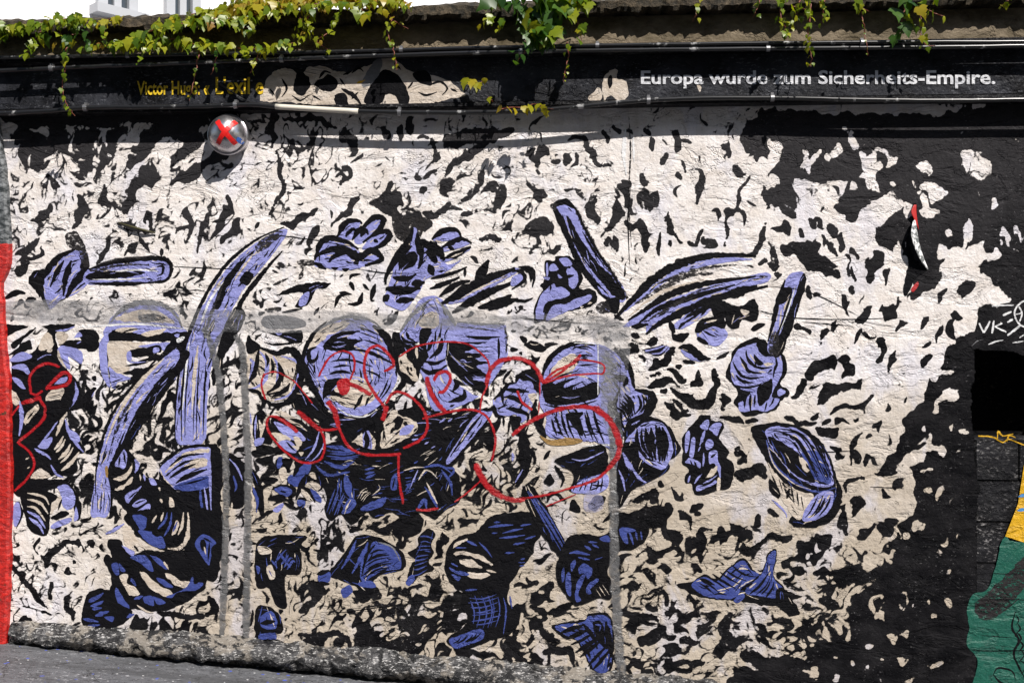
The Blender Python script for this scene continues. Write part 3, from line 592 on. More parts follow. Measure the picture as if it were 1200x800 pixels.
# black flames: the large masses first, then cream tongues laid over them
FIELD_SPEC += [(0, 0, 1, """
N# 893,130 898,160 916,168 912,190 905,200 915,215 912,240 925,255 934,250 928,230 930,205 950,212 975,215 1000,215 1003,225 995,235 980,240 985,250 1000,258 1010,245 1030,230 1040,225 1055,235 1052,250 1030,265 1032,285 1045,297 1062,300 1066,312 1072,348 1090,345 1100,320 1110,300 1120,290 1150,290 1160,300 1150,315 1165,330 1176,342 1180,355 1150,360 1145,375 1140,390 1112,402 1105,430 1090,440 1080,470 1060,490 1058,510 1050,525 1040,540 1030,552 1045,555 1062,548 1070,560 1068,580 1070,600 1045,630 1050,650 1040,670 1015,690 1000,702 1000,730 990,750 945,756 945,772 900,772 860,792 850,830 1000,850 1230,850 1230,700 1230,500 1230,300 1230,133 1100,133 1000,133
K# 900,218 915,220 912,240 905,242 895,236
K# 915,290 932,282 957,285 962,300 975,305 986,320 985,328 970,322 950,318 935,305 920,300
K# 1030,272 1045,265 1055,280 1062,300 1050,300 1040,290
K# 1012,308 1020,300 1034,300 1035,312 1025,320 1020,332 1014,322
K# 985,235 1000,222 1012,225 1008,245 998,258 985,248
"""), (900, 100, 4, """
C# 155,310 180,300 190,370 200,400 180,430 170,390 150,380
C# 195,360 220,310 260,290 250,320 210,370
C# 260,345 310,300 350,285 340,310 280,350
C# 365,190 400,230 430,260 410,305 390,280
C# 420,310 470,330 500,300 560,310 610,345 570,375 520,385 510,430 540,500 480,470 440,420 450,370
D# 500,320 560,330 580,350 540,370 520,350
C# 690,380 740,350 760,400 755,440 720,400
C# 575,450 600,440 610,470 585,480
C# 700,490 750,455 800,480 830,500 800,540 770,540 750,505
C# 680,510 740,510 760,570 800,580 770,610 730,600 715,550
C# 625,560 680,550 700,600 660,620 630,600
D# 960,440 1060,452 1100,455 1000,465
C# 900,320 960,310 1040,350 1050,410 970,440 920,390
D/14*6 910,330 940,380 960,420/ 990,330 1020,370 1040,410
C# 1045,560 1065,525 1080,550 1050,585; C# 1070,600 1100,585 1120,600 1090,608
C# 935,630 950,615 965,640 960,700 940,760 920,750
C# 1080,680 1100,655 1130,690 1140,730 1120,740 1100,700 1090,750 ; C# 1145,670 1165,660 1165,700 1150,700
C# 985,740 1010,720 1000,770 960,770
C# 780,790 830,740 850,800 790,830
"""), (900, 230, 4, """
C# 1030,280 1060,250 1090,270 1040,320
C# 595,240 610,222 640,245 625,290 600,270; C# 600,300 640,310 645,350 600,330
C# 830,150 865,160 850,190 830,180
"""), (900, 400, 4, """
C# 780,310 800,270 850,215 885,220 895,265 820,275 800,330 775,345 ; C# 720,400 740,370 742,410; C# 850,400 870,370 870,420; C# 910,430 930,395 940,420
C# 600,600 660,510 740,480 760,420 790,480 830,500 820,550 780,500 700,570 640,590 ; C# 720,600 770,595 760,615 720,615; C# 800,650 820,630 815,650; C# 720,690 770,700 730,715; C# 790,700 830,680 800,750; C# 880,530 910,510 890,545
C# 745,165 800,135 860,130 870,150 800,160 760,180
"""), (900, 600, 4, """
C# 600,50 615,120 640,140 665,110 640,95; C# 680,100 690,30 730,60 700,105 ; C# 480,400 540,390 550,510 525,500 490,490 470,430; K# 505,410 530,415 520,460 505,450
C# 380,330 440,340 400,390; C# 615,370 660,375 630,390; C# 755,400 770,410 760,430; C# 820,430 850,410 860,440; C# 790,180 810,170 820,215; C# 540,580 600,580 580,610; C# 455,620 490,610 480,655; C# 600,690 660,690 620,730; C# 740,720 820,690 780,735; C# 170,730 230,740 220,790 180,770; C# 310,770 330,750 330,790
C# 640,210 670,205 660,225; C# 605,425 630,420 625,445; C# 680,420 690,440 682,460; C# 750,470 800,470 770,490; C# 610,570 650,545 660,600; C# 590,640 610,650 600,660; C# 510,610 520,600 525,630; C# 380,700 400,680 400,720; C# 300,670 340,665 320,680; C# 440,740 480,720 470,740; C# 640,780 690,770 670,790; C# 820,270 840,260 835,300; C# 650,340 680,350 665,360; C# 690,650 710,655 700,665; C# 520,680 550,690 530,695
L# 730,690 750,680 760,700; L# 640,560 660,550 650,580; L# 0,740 30,750 10,770
""")]

FLAME_SPEC += [(0, 120, 4, """
K# 690,120 930,110 880,190 800,160 720,200 680,270 600,310 590,270 640,210
K# 880,190 930,140 1000,130 980,180 900,230 840,280 800,310 800,260 840,240
K# 1010,210 1050,230 1060,260 940,330 850,380 810,370 860,320 910,300 960,260
K~34 690,320 660,370 620,430 590,520; K# 650,320 700,300 760,350 690,380
D# 340,150 440,130 480,200 440,260 420,330 410,380 360,380 370,300 340,240
K# 480,390 500,370 512,470 480,470; K~28 360,450 380,500 350,590; D# 230,340 280,370 290,400 240,410; D# 240,130 310,130 290,190 240,180
K# 510,130 560,120 600,130 560,190 510,210; K# 470,250 500,200 505,290 460,310
K# 160,150 180,140 175,190; K~18 330,150 350,190 320,240; K~16 300,180 370,190 340,215
K~16 150,560 200,530 250,490; K# 180,520 240,480 250,500 220,530; K~14 90,710 150,680 180,620; K~14 110,750 180,720 190,680 ; K~20 120,760 100,790 80,780
K~12 690,510 690,560 710,600; K~14 730,560 760,510; K~18 860,500 890,560 880,650; K~14 830,610 890,580; K~16 960,520 950,600 920,700; K~20 1060,450 1060,520 1020,580 1000,650; K~24 1110,540 1090,600 1040,650; K# 1050,440 1080,420 1060,470
K# 610,680 640,650 640,700; K~10 580,720 610,680; K~14 660,630 700,690; K~10 750,680 750,720; K~14 500,640 490,700 460,760
K~14 560,560 620,580 720,610
"""), (300, 100, 4, """
D# 870,420 910,400 920,470 900,530 860,490; K# 900,220 1190,200 1180,240 1060,300 960,360 890,420 880,380 960,330 1040,280 900,290 870,270; D# 1000,490 1060,400 1090,410 1040,520 950,560
K# 530,550 600,510 640,500 690,520 660,560 680,600 740,600 830,630 790,680 740,680 690,730 640,660 600,600 570,580; K~26 430,200 425,240 455,280 435,325; K~20 600,210 620,240; K~18 670,190 680,250; K~24 715,170 720,225
K~16 90,310 115,400 130,500 60,590 ; D~20 160,260 165,360; K~26 130,650 200,640 280,580; K~14 400,380 440,400 380,500; K~18 480,520 420,590 360,670 ; K~18 780,590 860,600 910,550; K~20 760,500 790,480
K~16 110,140 60,190 90,240 60,300; K~14 130,140 200,160 290,150 330,190 390,200; K~14 280,210 240,300; K~10 460,350 490,330; K~12 630,450 620,510; K~10 810,240 840,310 850,350; K~12 750,420 770,440; K~12 790,440 840,400; K~10 750,250 800,240
K~24 1160,480 1140,580; K~16 1090,500 1110,460 1130,470; D# 1160,660 1190,640 1200,690; D~22 1050,715 1150,720; K~16 960,600 1010,610; K~14 0,660 20,640; K~18 250,740 300,650; K~12 200,740 230,700
"""), (600, 100, 4, """
D# 590,520 640,490 660,480 690,520 710,540 660,580 600,570; D# 480,470 540,450 540,520 490,530; K~14 540,450 545,520 560,600; D# 80,310 160,290 200,320 220,340 130,350 140,420 100,390; K# 40,680 80,630 160,630 190,690 130,700 140,740 80,790 110,720; K# 340,600 360,550 410,540 380,580 410,620 400,660 350,630; K~28 490,540 490,620 430,670; K~12 600,430 640,460
K~14 860,400 890,430 870,500 880,550; K~16 1110,420 1060,490 1050,570 1010,600 1000,650 1005,750; K~14 1040,570 1090,600 1090,660; K~14 940,590 965,590 960,640; K# 1025,400 1070,380 1080,410 1060,440
K# 1085,200 1135,160 1195,190 1190,260 1150,370 1135,300 1085,310; K~18 1180,470 1190,580; K~14 730,590 750,680 800,740; K~12 680,680 690,740 685,790; K~16 260,260 300,240 350,270 390,340 460,380; K~12 180,360 230,365; K~14 250,320 255,375; K~14 300,310 300,360 280,385; K~14 440,220 440,270; K~14 490,190 490,230
K~14 620,220 650,230; K~22 650,250 660,300; K~20 760,210 780,280 770,310; K~12 800,260 830,270; K~16 690,370 720,320; K~14 980,270 1010,310 1020,350; K~12 770,420 770,460; K~14 790,370 810,400; K# 170,770 200,745 220,755 190,790; K~10 240,490 330,480; D# 110,490 150,470 160,540 120,530
K~14 440,700 460,750; K~18 470,700 500,770; K~22 540,640 560,680 600,650; K~26 600,640 620,720 620,790; K~12 740,730 730,760; K# 920,740 950,720 960,760 920,770; K~16 880,670 870,740; K~18 1190,640 1150,760
"""), (900, 230, 4, """
K~14 195,105 230,150; K~14 230,115 280,160; K~16 300,140 310,200; K~16 330,180 340,230 360,260; K~14 265,190 270,240; K~12 285,220 330,280; K~14 385,240 415,300; K~12 370,280 380,370; K~10 395,320 395,390; K~14 390,410 395,450
K~20 500,260 530,290 490,330; K# 460,320 500,300 540,280 545,310 500,350 480,410 465,380; K~14 555,340 560,410; K# 325,460 360,470 380,500 380,560 340,510; K# 530,520 600,510 600,560 560,570 540,580; K~22 480,520 450,570 420,570; K# 610,580 660,600 630,620 600,650; K~14 740,570 705,620; K~18 860,560 910,570; K~18 870,580 850,620 860,660; K~16 820,600 800,680; K~12 435,620 410,680; K~26 510,680 540,700 520,780; K~12 440,640 470,650 500,660; K~14 600,730 570,790; K~14 720,700 760,690; K~18 760,740 720,790
K# 190,420 215,430 200,480 180,460; K~10 220,470 260,450; K~18 125,600 150,620 200,640; K~14 280,610 250,690; K~10 320,570 300,640; D# 210,780 290,740 330,770 300,800 240,800; D# 340,770 380,740 380,790; D# 360,700 390,700 380,720
K# 890,450 920,410 970,400 960,440 920,460 900,500; K~16 830,430 800,500; K# 680,470 740,380 790,360 800,430 740,460 700,490
K~10 600,730 560,800; K~12 20,160 80,150; K~20 70,130 110,170; K~14 140,150 165,190; K~16 20,250 60,340; K~14 0,330 70,330 ; K~16 30,350 70,360
"""), (900, 400, 4, """
D# 175,170 200,110 260,80 300,60 330,80 320,120 260,120 210,190; K~24 350,90 380,130 360,180 ; K# 220,300 250,250 260,200 330,210 400,200 440,170 435,230 390,240 340,240 290,270 250,290; K~22 160,180 165,220 110,275
K~18 285,350 350,310 430,300 500,240 ; K~14 600,50 560,150 ; K~16 80,350 140,380 210,385; K~22 230,410 280,425 330,410; K~14 190,360 240,330; K# 390,360 410,340 420,370 400,380; K# 510,390 530,370 540,380 520,405; K~14 550,330 570,305; K~14 635,280 650,260; K~12 470,460 500,440; K~16 390,570 390,490 450,420; K~20 410,510 420,570; K~20 460,520 455,580; K# 290,480 330,490 350,520 360,480 360,530 340,540 310,510; K~14 360,710 370,650 400,640 450,635; K# 600,650 630,640 635,670 600,690; K# 520,690 540,690 570,720 540,740; K# 490,610 540,610 560,540 600,540 600,480 640,480 640,520 580,600 540,640
K~16 310,380 355,360; K# 260,380 280,370 285,395
K~30 440,745 400,790; K# 330,770 370,760 370,800; T# 545,215 585,255 560,275 540,240
"""), (900, 600, 4, """
K# 430,70 480,60 560,20 600,40 590,90 550,110 510,80 470,110 420,120; K# 330,20 370,0 375,60 370,100 400,120 340,90; K# 135,140 200,130 240,100 295,120 290,170 250,160 220,150 190,180 170,240 145,230 150,180; K# 555,170 590,170 590,210 570,200; K~20 110,260 160,290; K~26 0,110 60,130 100,110; K~20 210,250 215,215 260,190; K~16 75,260 90,215 115,210; K~18 215,300 260,275 310,290; B# 240,300 280,285 310,310 280,320; K# 310,300 360,280 420,260 460,270 560,240 600,330 460,340 380,330 330,360
K~18 80,380 150,390; B# 95,325 130,315 155,330 120,340; K~16 160,440 200,430; K# 250,400 310,410 340,440 300,460 260,440; K~12 0,520 60,510 110,510 110,540 60,550 ; K~18 150,580 230,530 270,500; K~14 50,590 90,575 170,590 200,640; K# 110,610 160,640 130,650; K~16 280,520 340,590 360,560 350,530; K~16 240,600 290,630 310,610; B# 220,610 235,590 240,620; K# 160,510 200,490 190,540; K# 370,440 420,400 470,400 440,430 400,450
K# 440,190 470,200 460,215; K# 310,170 350,150 340,190; K~14 0,0 40,20
"""), (600, 600, 4, """
K# 500,0 730,-20 730,40 720,60 640,80 560,60 500,70; D# 710,90 780,90 800,130 770,150; K# 700,50 720,60 720,100 700,90
K~18 640,160 670,200 760,170 790,210; K~12 640,240 680,220; K# 680,250 750,245 740,290 710,270; K# 590,200 610,180 600,220; K~16 880,90 930,80 ; K~22 890,90 890,150 880,230; K# 925,130 985,70 1000,75 960,140; K~16 985,140 1010,100 1080,120 1040,180; K~22 1040,70 1080,100 1120,110; K~24 1080,165 1110,190 1200,110; K~16 810,170 830,130; K# 840,125 865,120 855,160
K# 830,20 800,40 780,10; K~20 1130,70 1160,20; K~14 870,0 885,20; K~14 780,0 830,10 850,80
K~20 520,350 600,330; B# 560,320 640,290 620,320; K# 620,440 660,440 680,460 640,465; K~16 715,370 720,400 710,430; K~18 720,470 760,445; K~18 800,500 880,490; K~18 560,510 620,490 680,510; K# 600,600 640,580 680,530 720,530 700,570 650,610 600,640; K# 780,600 800,580 890,590 860,610 800,620; K# 870,540 940,530 900,560 870,580; K# 720,570 755,570 735,605; K~18 720,620 780,650; K# 970,540 1000,480 1040,480 1030,510 1100,510 1080,520 1030,520 1000,560 970,580; K~18 1145,520 1200,560; K# 1150,570 1190,600 1200,620 1160,610
K# 940,660 960,600 1000,570 1120,600 1080,620 1050,640 1000,640 990,670; B# 970,630 1010,610 1060,620 1040,650 1000,660; K# 1090,640 1190,680 1180,710 1100,690; K# 540,720 550,690 600,690 590,740; K~22 740,690 720,740; K# 570,790 640,730 650,760 600,800; K~20 760,710 830,700; K~26 830,720 900,690; B# 980,750 1020,730 1030,770 990,790; K# 1040,760 1100,720 1130,780 1060,800
K~20 100,440 140,470 140,510; K~16 80,540 120,510; K~10 90,540 90,650; K# 140,540 160,560 200,590 150,590; K# 140,640 190,640 260,620 290,650 280,690 240,660 170,670; K# 270,770 310,770 320,800 270,800; K~26 100,390 130,410 170,380; K~12 165,320 180,380; K# 95,320 115,330 110,355; K# 170,460 250,430 300,410 280,450 200,480; K# 0,430 60,460 20,500 20,590 0,600; K~20 0,650 50,690; K# 0,740 60,700 120,700 140,760 90,800 0,800
"""), (300, 600, 4, """
K# 470,520 540,510 560,560 600,600 650,590 690,610 680,690 580,690 480,660; K# 650,460 740,410 760,420 700,460 690,490 ; K# 690,600 740,570 800,580 780,650 700,650; C# 740,620 770,600 790,620 760,640; K# 680,510 740,490 790,500 760,540 690,540; K# 880,420 980,380 990,450 950,460 940,500 990,520 940,560 880,530 870,470; K# 1130,690 1170,660 1200,600 1200,800 1180,740
K~18 440,90 500,80; K# 470,40 500,40 490,90; K# 530,50 560,40 540,60; K~20 590,80 640,60; K# 660,20 760,0 780,80 720,120 640,100; K~14 665,140 700,150; K~12 860,190 855,150 890,120 880,90; K~14 310,180 330,120 ; K~14 370,110 380,160; K~16 290,215 330,180; K~12 160,140 250,160 350,60; K~16 210,470 250,430 290,430; K# 250,330 290,320 320,370 280,430; K~16 360,520 420,480 ; K~14 440,540 500,490; K~12 590,500 610,440; K~12 540,490 540,440; K~12 430,460 460,470; D# 200,540 240,560 300,550 290,600 240,640; K~16 330,570 420,580 460,640; K~14 290,600 330,570; K# 810,380 850,310 870,390 830,390
B# 800,640 850,660 840,700 810,690; B# 920,690 1000,710 990,730 920,710; K# 480,350 560,340 540,400 490,410; K# 930,630 1000,640 980,690 940,680
"""), (0, 600, 4, """
K# 165,180 190,190 210,200 250,170 255,190 220,265 200,240; K~14 270,170 340,135 365,160; K~10 410,145 450,170; K~10 310,255 325,290; K~10 350,230 345,240; K~12 240,320 240,370 250,410; K~18 100,310 170,390 230,450; K~14 60,250 110,310; D# 280,460 300,440 370,480 360,520 310,490; K~14 110,520 130,480; K~10 200,470 240,480; B# 190,290 210,285 215,300 195,305; B~20 215,470 270,480; K~10 490,100 560,70 ; B~24 490,95 560,80 600,50; K~16 990,400 1000,450 980,480; K# 580,520 640,490 700,500 690,540 640,560 600,540; K~20 740,470 860,490 960,480; D# 700,520 780,510 800,570 740,570; D# 850,510 950,530 960,580 880,570
T# 330,520 380,515 390,540 340,545; C# 570,510 610,500 600,550 560,550
""")]

FLAME_SPEC += [(0, 0, 1, "K# 12,128 120,128 250,126 280,140 262,152 240,146 200,150 160,142 120,150 92,146 60,150 12,146; D# 20,150 60,160 100,158 96,190 70,180 50,200 24,190")]  # top strip: black paint and the band's cast shadow, laid in as one stain
FLAME_SPEC += [(600, 400, 4, """
K# 605,75 625,65 622,80; K# 580,110 605,100 600,116; K~20 640,115 700,110 735,75; K# 610,160 640,140 715,150 700,172 640,168; K~18 730,140 780,160 830,182; K~18 640,200 700,192 780,195; K~14 690,235 712,220; K~26 745,225 790,255 860,297 930,272 962,210 950,140; K~22 870,150 880,190 840,215; K~24 710,290 750,330 820,337; K~16 730,275 822,320; K~18 990,355 1080,382; K~18 1100,375 1150,370; K# 1120,410 1200,380 1200,450 1150,440; K~14 960,85 1010,50; K# 975,275 1020,310 990,302; K# 1040,510 1080,500 1100,560 1050,570; K# 1030,640 1150,560 1200,600 1190,660 1130,640 1060,650; K~16 750,690 760,730 792,737; K~24 570,745 640,720 672,690; K# 715,760 750,750 740,792; K~16 650,752 672,740; K~18 840,782 900,770; K~14 660,100 690,95; K~14 770,120 800,110; K~12 580,50 600,45; K# 620,40 660,20 720,15 700,45 650,50; K~16 560,30 600,35; K# 1110,60 1150,40 1160,90 1120,100; K~18 1000,250 1010,290; K~12 690,665 720,680"""), (600, 230, 4, """
K~16 560,640 600,655; K~14 545,690 600,700; K~18 640,690 690,665; K~14 700,770 760,720; K~16 480,560 520,575; K~14 1040,570 1060,600; K~16 1160,300 1190,320; K~14 1100,260 1140,250 1180,200; K~16 900,190 910,230; K~14 820,210 870,230; K~14 760,320 800,300""")]
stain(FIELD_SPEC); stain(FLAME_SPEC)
# tongues lick: bend the traced rims a few units this way and that
n1_ = blur(RF.randn(GH, GW), 4.0); n1_ /= n1_.std(); n2_ = blur(RF.randn(GH, GW), 4.0); n2_ /= n2_.std()
BIAS = BIAS[np.clip(np.rint(gy - GY0 + 1.7 * n1_).astype(int), 0, GH - 1), np.clip(np.rint(gx - GX0 + 1.7 * n2_).astype(int), 0, GW - 1)]
A = (0, 230, 4); Bc = (300, 230, 4); Cc = (600, 230, 4); E = (0, 400, 4); Fm = (300, 400, 4); Gm = (600, 400, 4); X8 = (0, 380, 8)
Yc = (290, 360, 6.667); Zc = (440, 360, 6.667); Wc = (560, 390, 6.667); L4 = (0, 600, 4); M4 = (300, 600, 4); R4 = (600, 600, 4); Q6 = (290, 480, 6.667); U6 = (440, 480, 6.667)

motif('painted_hand', 'lilac fist gripping a level baton', A + ("""
L# 195,400 215,345 260,295 350,255 410,270 415,340 410,410 350,460 290,485 230,530 205,480
K~22 355,245 270,290 222,345 195,400 200,470 228,530; K~16 300,300 260,370 235,425; K~20 335,300 305,390 298,465; K~30 405,265 395,350 350,405 310,475; K~14 385,370 340,430 330,460
D# 305,190 340,160 370,180 405,250 415,330 385,320 370,260 320,235; K# 130,400 160,350 222,345 198,380 190,475 165,440; K~20 20,480 80,450 120,455; K~18 120,490 170,480""",))
motif('painted_baton', 'short level baton with rounded end', A + ("""
L# 412,345 560,300 730,290 790,310 800,360 770,398 640,408 412,412
D~30 420,350 540,330 700,322; K# 418,362 500,350 640,350 680,362 600,380 418,392; W~9 540,352 650,345 740,352; W~7 430,390 600,388 700,378; L~14 500,340 640,330 740,330
K~18 415,342 560,303 730,290 790,305 802,350 775,395 690,405; K~14 690,405 560,410 415,408; K~10 735,330 765,328 760,362 735,372; D~16 450,320 560,296 730,282""",))
V1 = (110, 500, 6.667); V2 = (80, 600, 5.714); V3 = (0, 470, 4.706); V4 = (90, 340, 6.667)
motif('painted_helmet', 'visored helmet beside the level baton', V4 + ("""
L# 250,250 300,190 400,120 560,90 680,110 780,180 820,280 870,330 880,390 740,390 240,370; C# 300,230 400,170 560,150 700,200 760,260 640,250 480,250; G~50 265,250 330,170 440,110 580,95 700,130 790,220 820,290; D# 480,200 600,180 690,220 620,240 510,250; L~14 380,180 520,140 640,160 740,230
K# 240,360 290,310 400,320 500,340 640,330 740,330 880,330 870,380 740,400 560,400 400,395 250,395; C# 500,340 600,310 700,300 640,340 560,360; C# 300,320 360,290 480,300 420,330; L~20 250,330 290,290; K~12 340,340 420,310 500,300; W~20 0,290 120,285 300,270 500,265 700,285 870,305
L# 180,400 240,340 250,480 240,600 260,760 190,650 175,480; K~14 240,420 245,560 255,680
C# 250,405 440,405 560,420 480,460 400,480 390,560 420,620 330,680 260,640 245,520; L# 480,440 560,420 720,410 730,440 640,470 560,450; K# 420,470 520,450 640,430 660,480 600,500 700,500 640,540 480,560 560,520 430,520; L~12 390,520 420,560 540,560; L# 390,490 420,480 430,540 395,550; K~20 380,590 460,580 560,560; K# 360,650 420,620 560,600 640,560 600,620 480,690 420,740 300,780 420,700 320,715 440,670; L# 250,600 300,640 360,660 420,690 320,720 300,770 270,740; K# 740,390 880,390 820,560 720,520 700,480; L# 680,410 730,410 720,460 670,470; L# 760,350 800,340 790,370; W# 780,380 840,360 830,390 790,410; L# 600,450 640,450 640,480 600,490; K~12 270,720 360,690; K~12 280,760 350,740
W~22 890,320 905,400 880,560""",), plain=True)
motif('painted_goggled_figure', 'dark goggled figure crouching beside the red pier edge', X8 + ("""
K# 20,20 120,0 260,20 160,60 60,110; K# 100,190 200,110 330,30 300,80 220,140 150,220; K# 60,300 150,230 200,180 280,150 300,220 240,250
K# 120,280 300,270 360,200 440,60 500,30 540,200 620,400 740,560 760,700 720,800 60,800 110,500; K# 550,190 640,150 800,160 830,220 740,230 640,210; K# 740,60 900,60 930,180 880,260 800,220; K# 380,20 520,0 700,0 640,60 540,90 500,60
L# 100,320 200,260 300,290 260,330 120,350; L# 100,400 220,370 280,440 260,470 200,430; L# 110,500 180,510 240,600 190,590; C# 365,240 380,160 440,70 495,150 490,220 430,235; C# 80,600 160,660 190,740 150,760 100,690; C# 440,250 470,215 490,240 470,260
L# 540,230 600,200 760,250 760,370 640,300 660,420 580,380 540,300; C~34 545,240 560,320 620,410; L# 690,130 740,70 770,110 700,125; L~14 350,330 420,290 480,285; C# 530,80 600,70 640,120 560,190; L~20 520,60 620,50 700,20; L~14 720,180 760,160
C# 430,690 480,620 600,600 560,720 530,790 450,790; K/9*6 430,650 520,640 610,620/ 440,780 500,775 560,760; L# 510,560 560,510 630,490 620,540 540,560
L~40 710,530 720,640 680,740 630,800; K~26 690,490 745,600 745,720; K# 760,740 800,640 860,600 900,590 880,640 840,720; K# 860,490 900,480 900,530 870,520; L~10 860,680 885,630""",), V3 + ("""
K# 60,60 240,0 400,0 360,100 470,260 430,300 400,400 300,410 180,430 70,440; L~26 110,0 120,100 105,190; C# 130,110 150,70 200,20 215,40 180,90 140,130; K~10 150,100 190,50; K~8 165,110 205,60; C~24 310,190 340,110 370,60; L~22 360,100 390,190 460,280; L# 380,160 430,180 440,220 410,220; C/20*5 290,270 330,230 350,180/ 340,370 390,330 430,280; L~18 190,260 260,300 280,320; L# 210,250 250,210 290,200 260,260; L~16 280,350 310,400 350,420; L~14 300,140 260,190 210,250; L~10 320,110 280,160; C# 180,400 230,370 280,420 180,425; C~8 140,320 160,310; C~8 150,370 165,360
K# 80,440 200,430 340,430 400,470 445,560 445,640 420,650 400,560 340,470 200,520 90,520; L# 320,470 370,460 410,510 410,570 370,600 340,560 330,500; K# 120,500 270,500 320,530 280,600 270,700 240,745 160,700 130,600; C# 280,620 290,560 330,520 345,550 310,590; K~14 340,540 320,600; C~16 150,505 240,525 270,570; C~18 150,540 220,560 265,620; C~16 150,580 200,590 250,660; L~20 150,605 210,640 250,700; L~22 160,640 220,690 240,730; K# 280,640 350,600 380,620 320,650; L# 280,690 320,660 390,640 380,670 300,700; L# 70,590 100,550 112,590 120,650 80,690; L# 410,620 420,580 432,640 410,660; K~12 105,550 122,620 90,700""",), plain=True)
motif('painted_swung_baton', 'tall curved lilac baton swung down in an arc', (0, 0, 1, """
L# 333,268 300,285 270,310 245,345 228,380 215,420 207,470 206,515 222,521 240,515 243,470 248,430 262,385 285,340 310,310 334,278
C~7 318,284 296,296 276,326; L~6 320,280 290,300 265,340; K# 300,292 284,310 268,336 256,362 252,352 264,326 282,304; K~4 331,294 306,322 284,352 266,392 256,420; D~5 262,332 246,372 236,412; K~3 333,266 300,281 268,307 243,342 226,379 213,420 206,470 205,514; W~3 222,400 217,440 214,480
K/2.2*5 218,420 214,470 213,512 / 240,420 238,470 237,514; C~5 232,405 228,440 225,480; K# 281,330 288,318 297,322 290,334; D# 300,286 325,270 330,276 305,296; W~3 235,380 246,352 262,330
K# 262,386 276,360 288,370 276,396 262,420 252,450 248,440"""))
motif('painted_swung_baton', 'slender curved lilac baton sweeping down left', (0, 0, 1, """
K# 196,404 212,408 222,414 214,432 190,466 166,500 150,530 136,560 130,600 128,530 150,490 176,450
L# 204,410 165,445 132,490 116,540 106,600 116,605 128,600 131,545 146,505 172,460 208,424; C~5 192,420 160,452 136,490 124,520; D~4 168,450 146,482 134,510 126,540; K~2.4 196,408 162,444 130,488 114,540 112,580; K~2.5 205,426 174,462 150,500 140,530; L~3 180,452 158,482 142,520; K/1.4*6 106,576 104,586 104,602 / 127,574 128,588 126,602; T# 123,548 126,546 127,558 124,558"""))
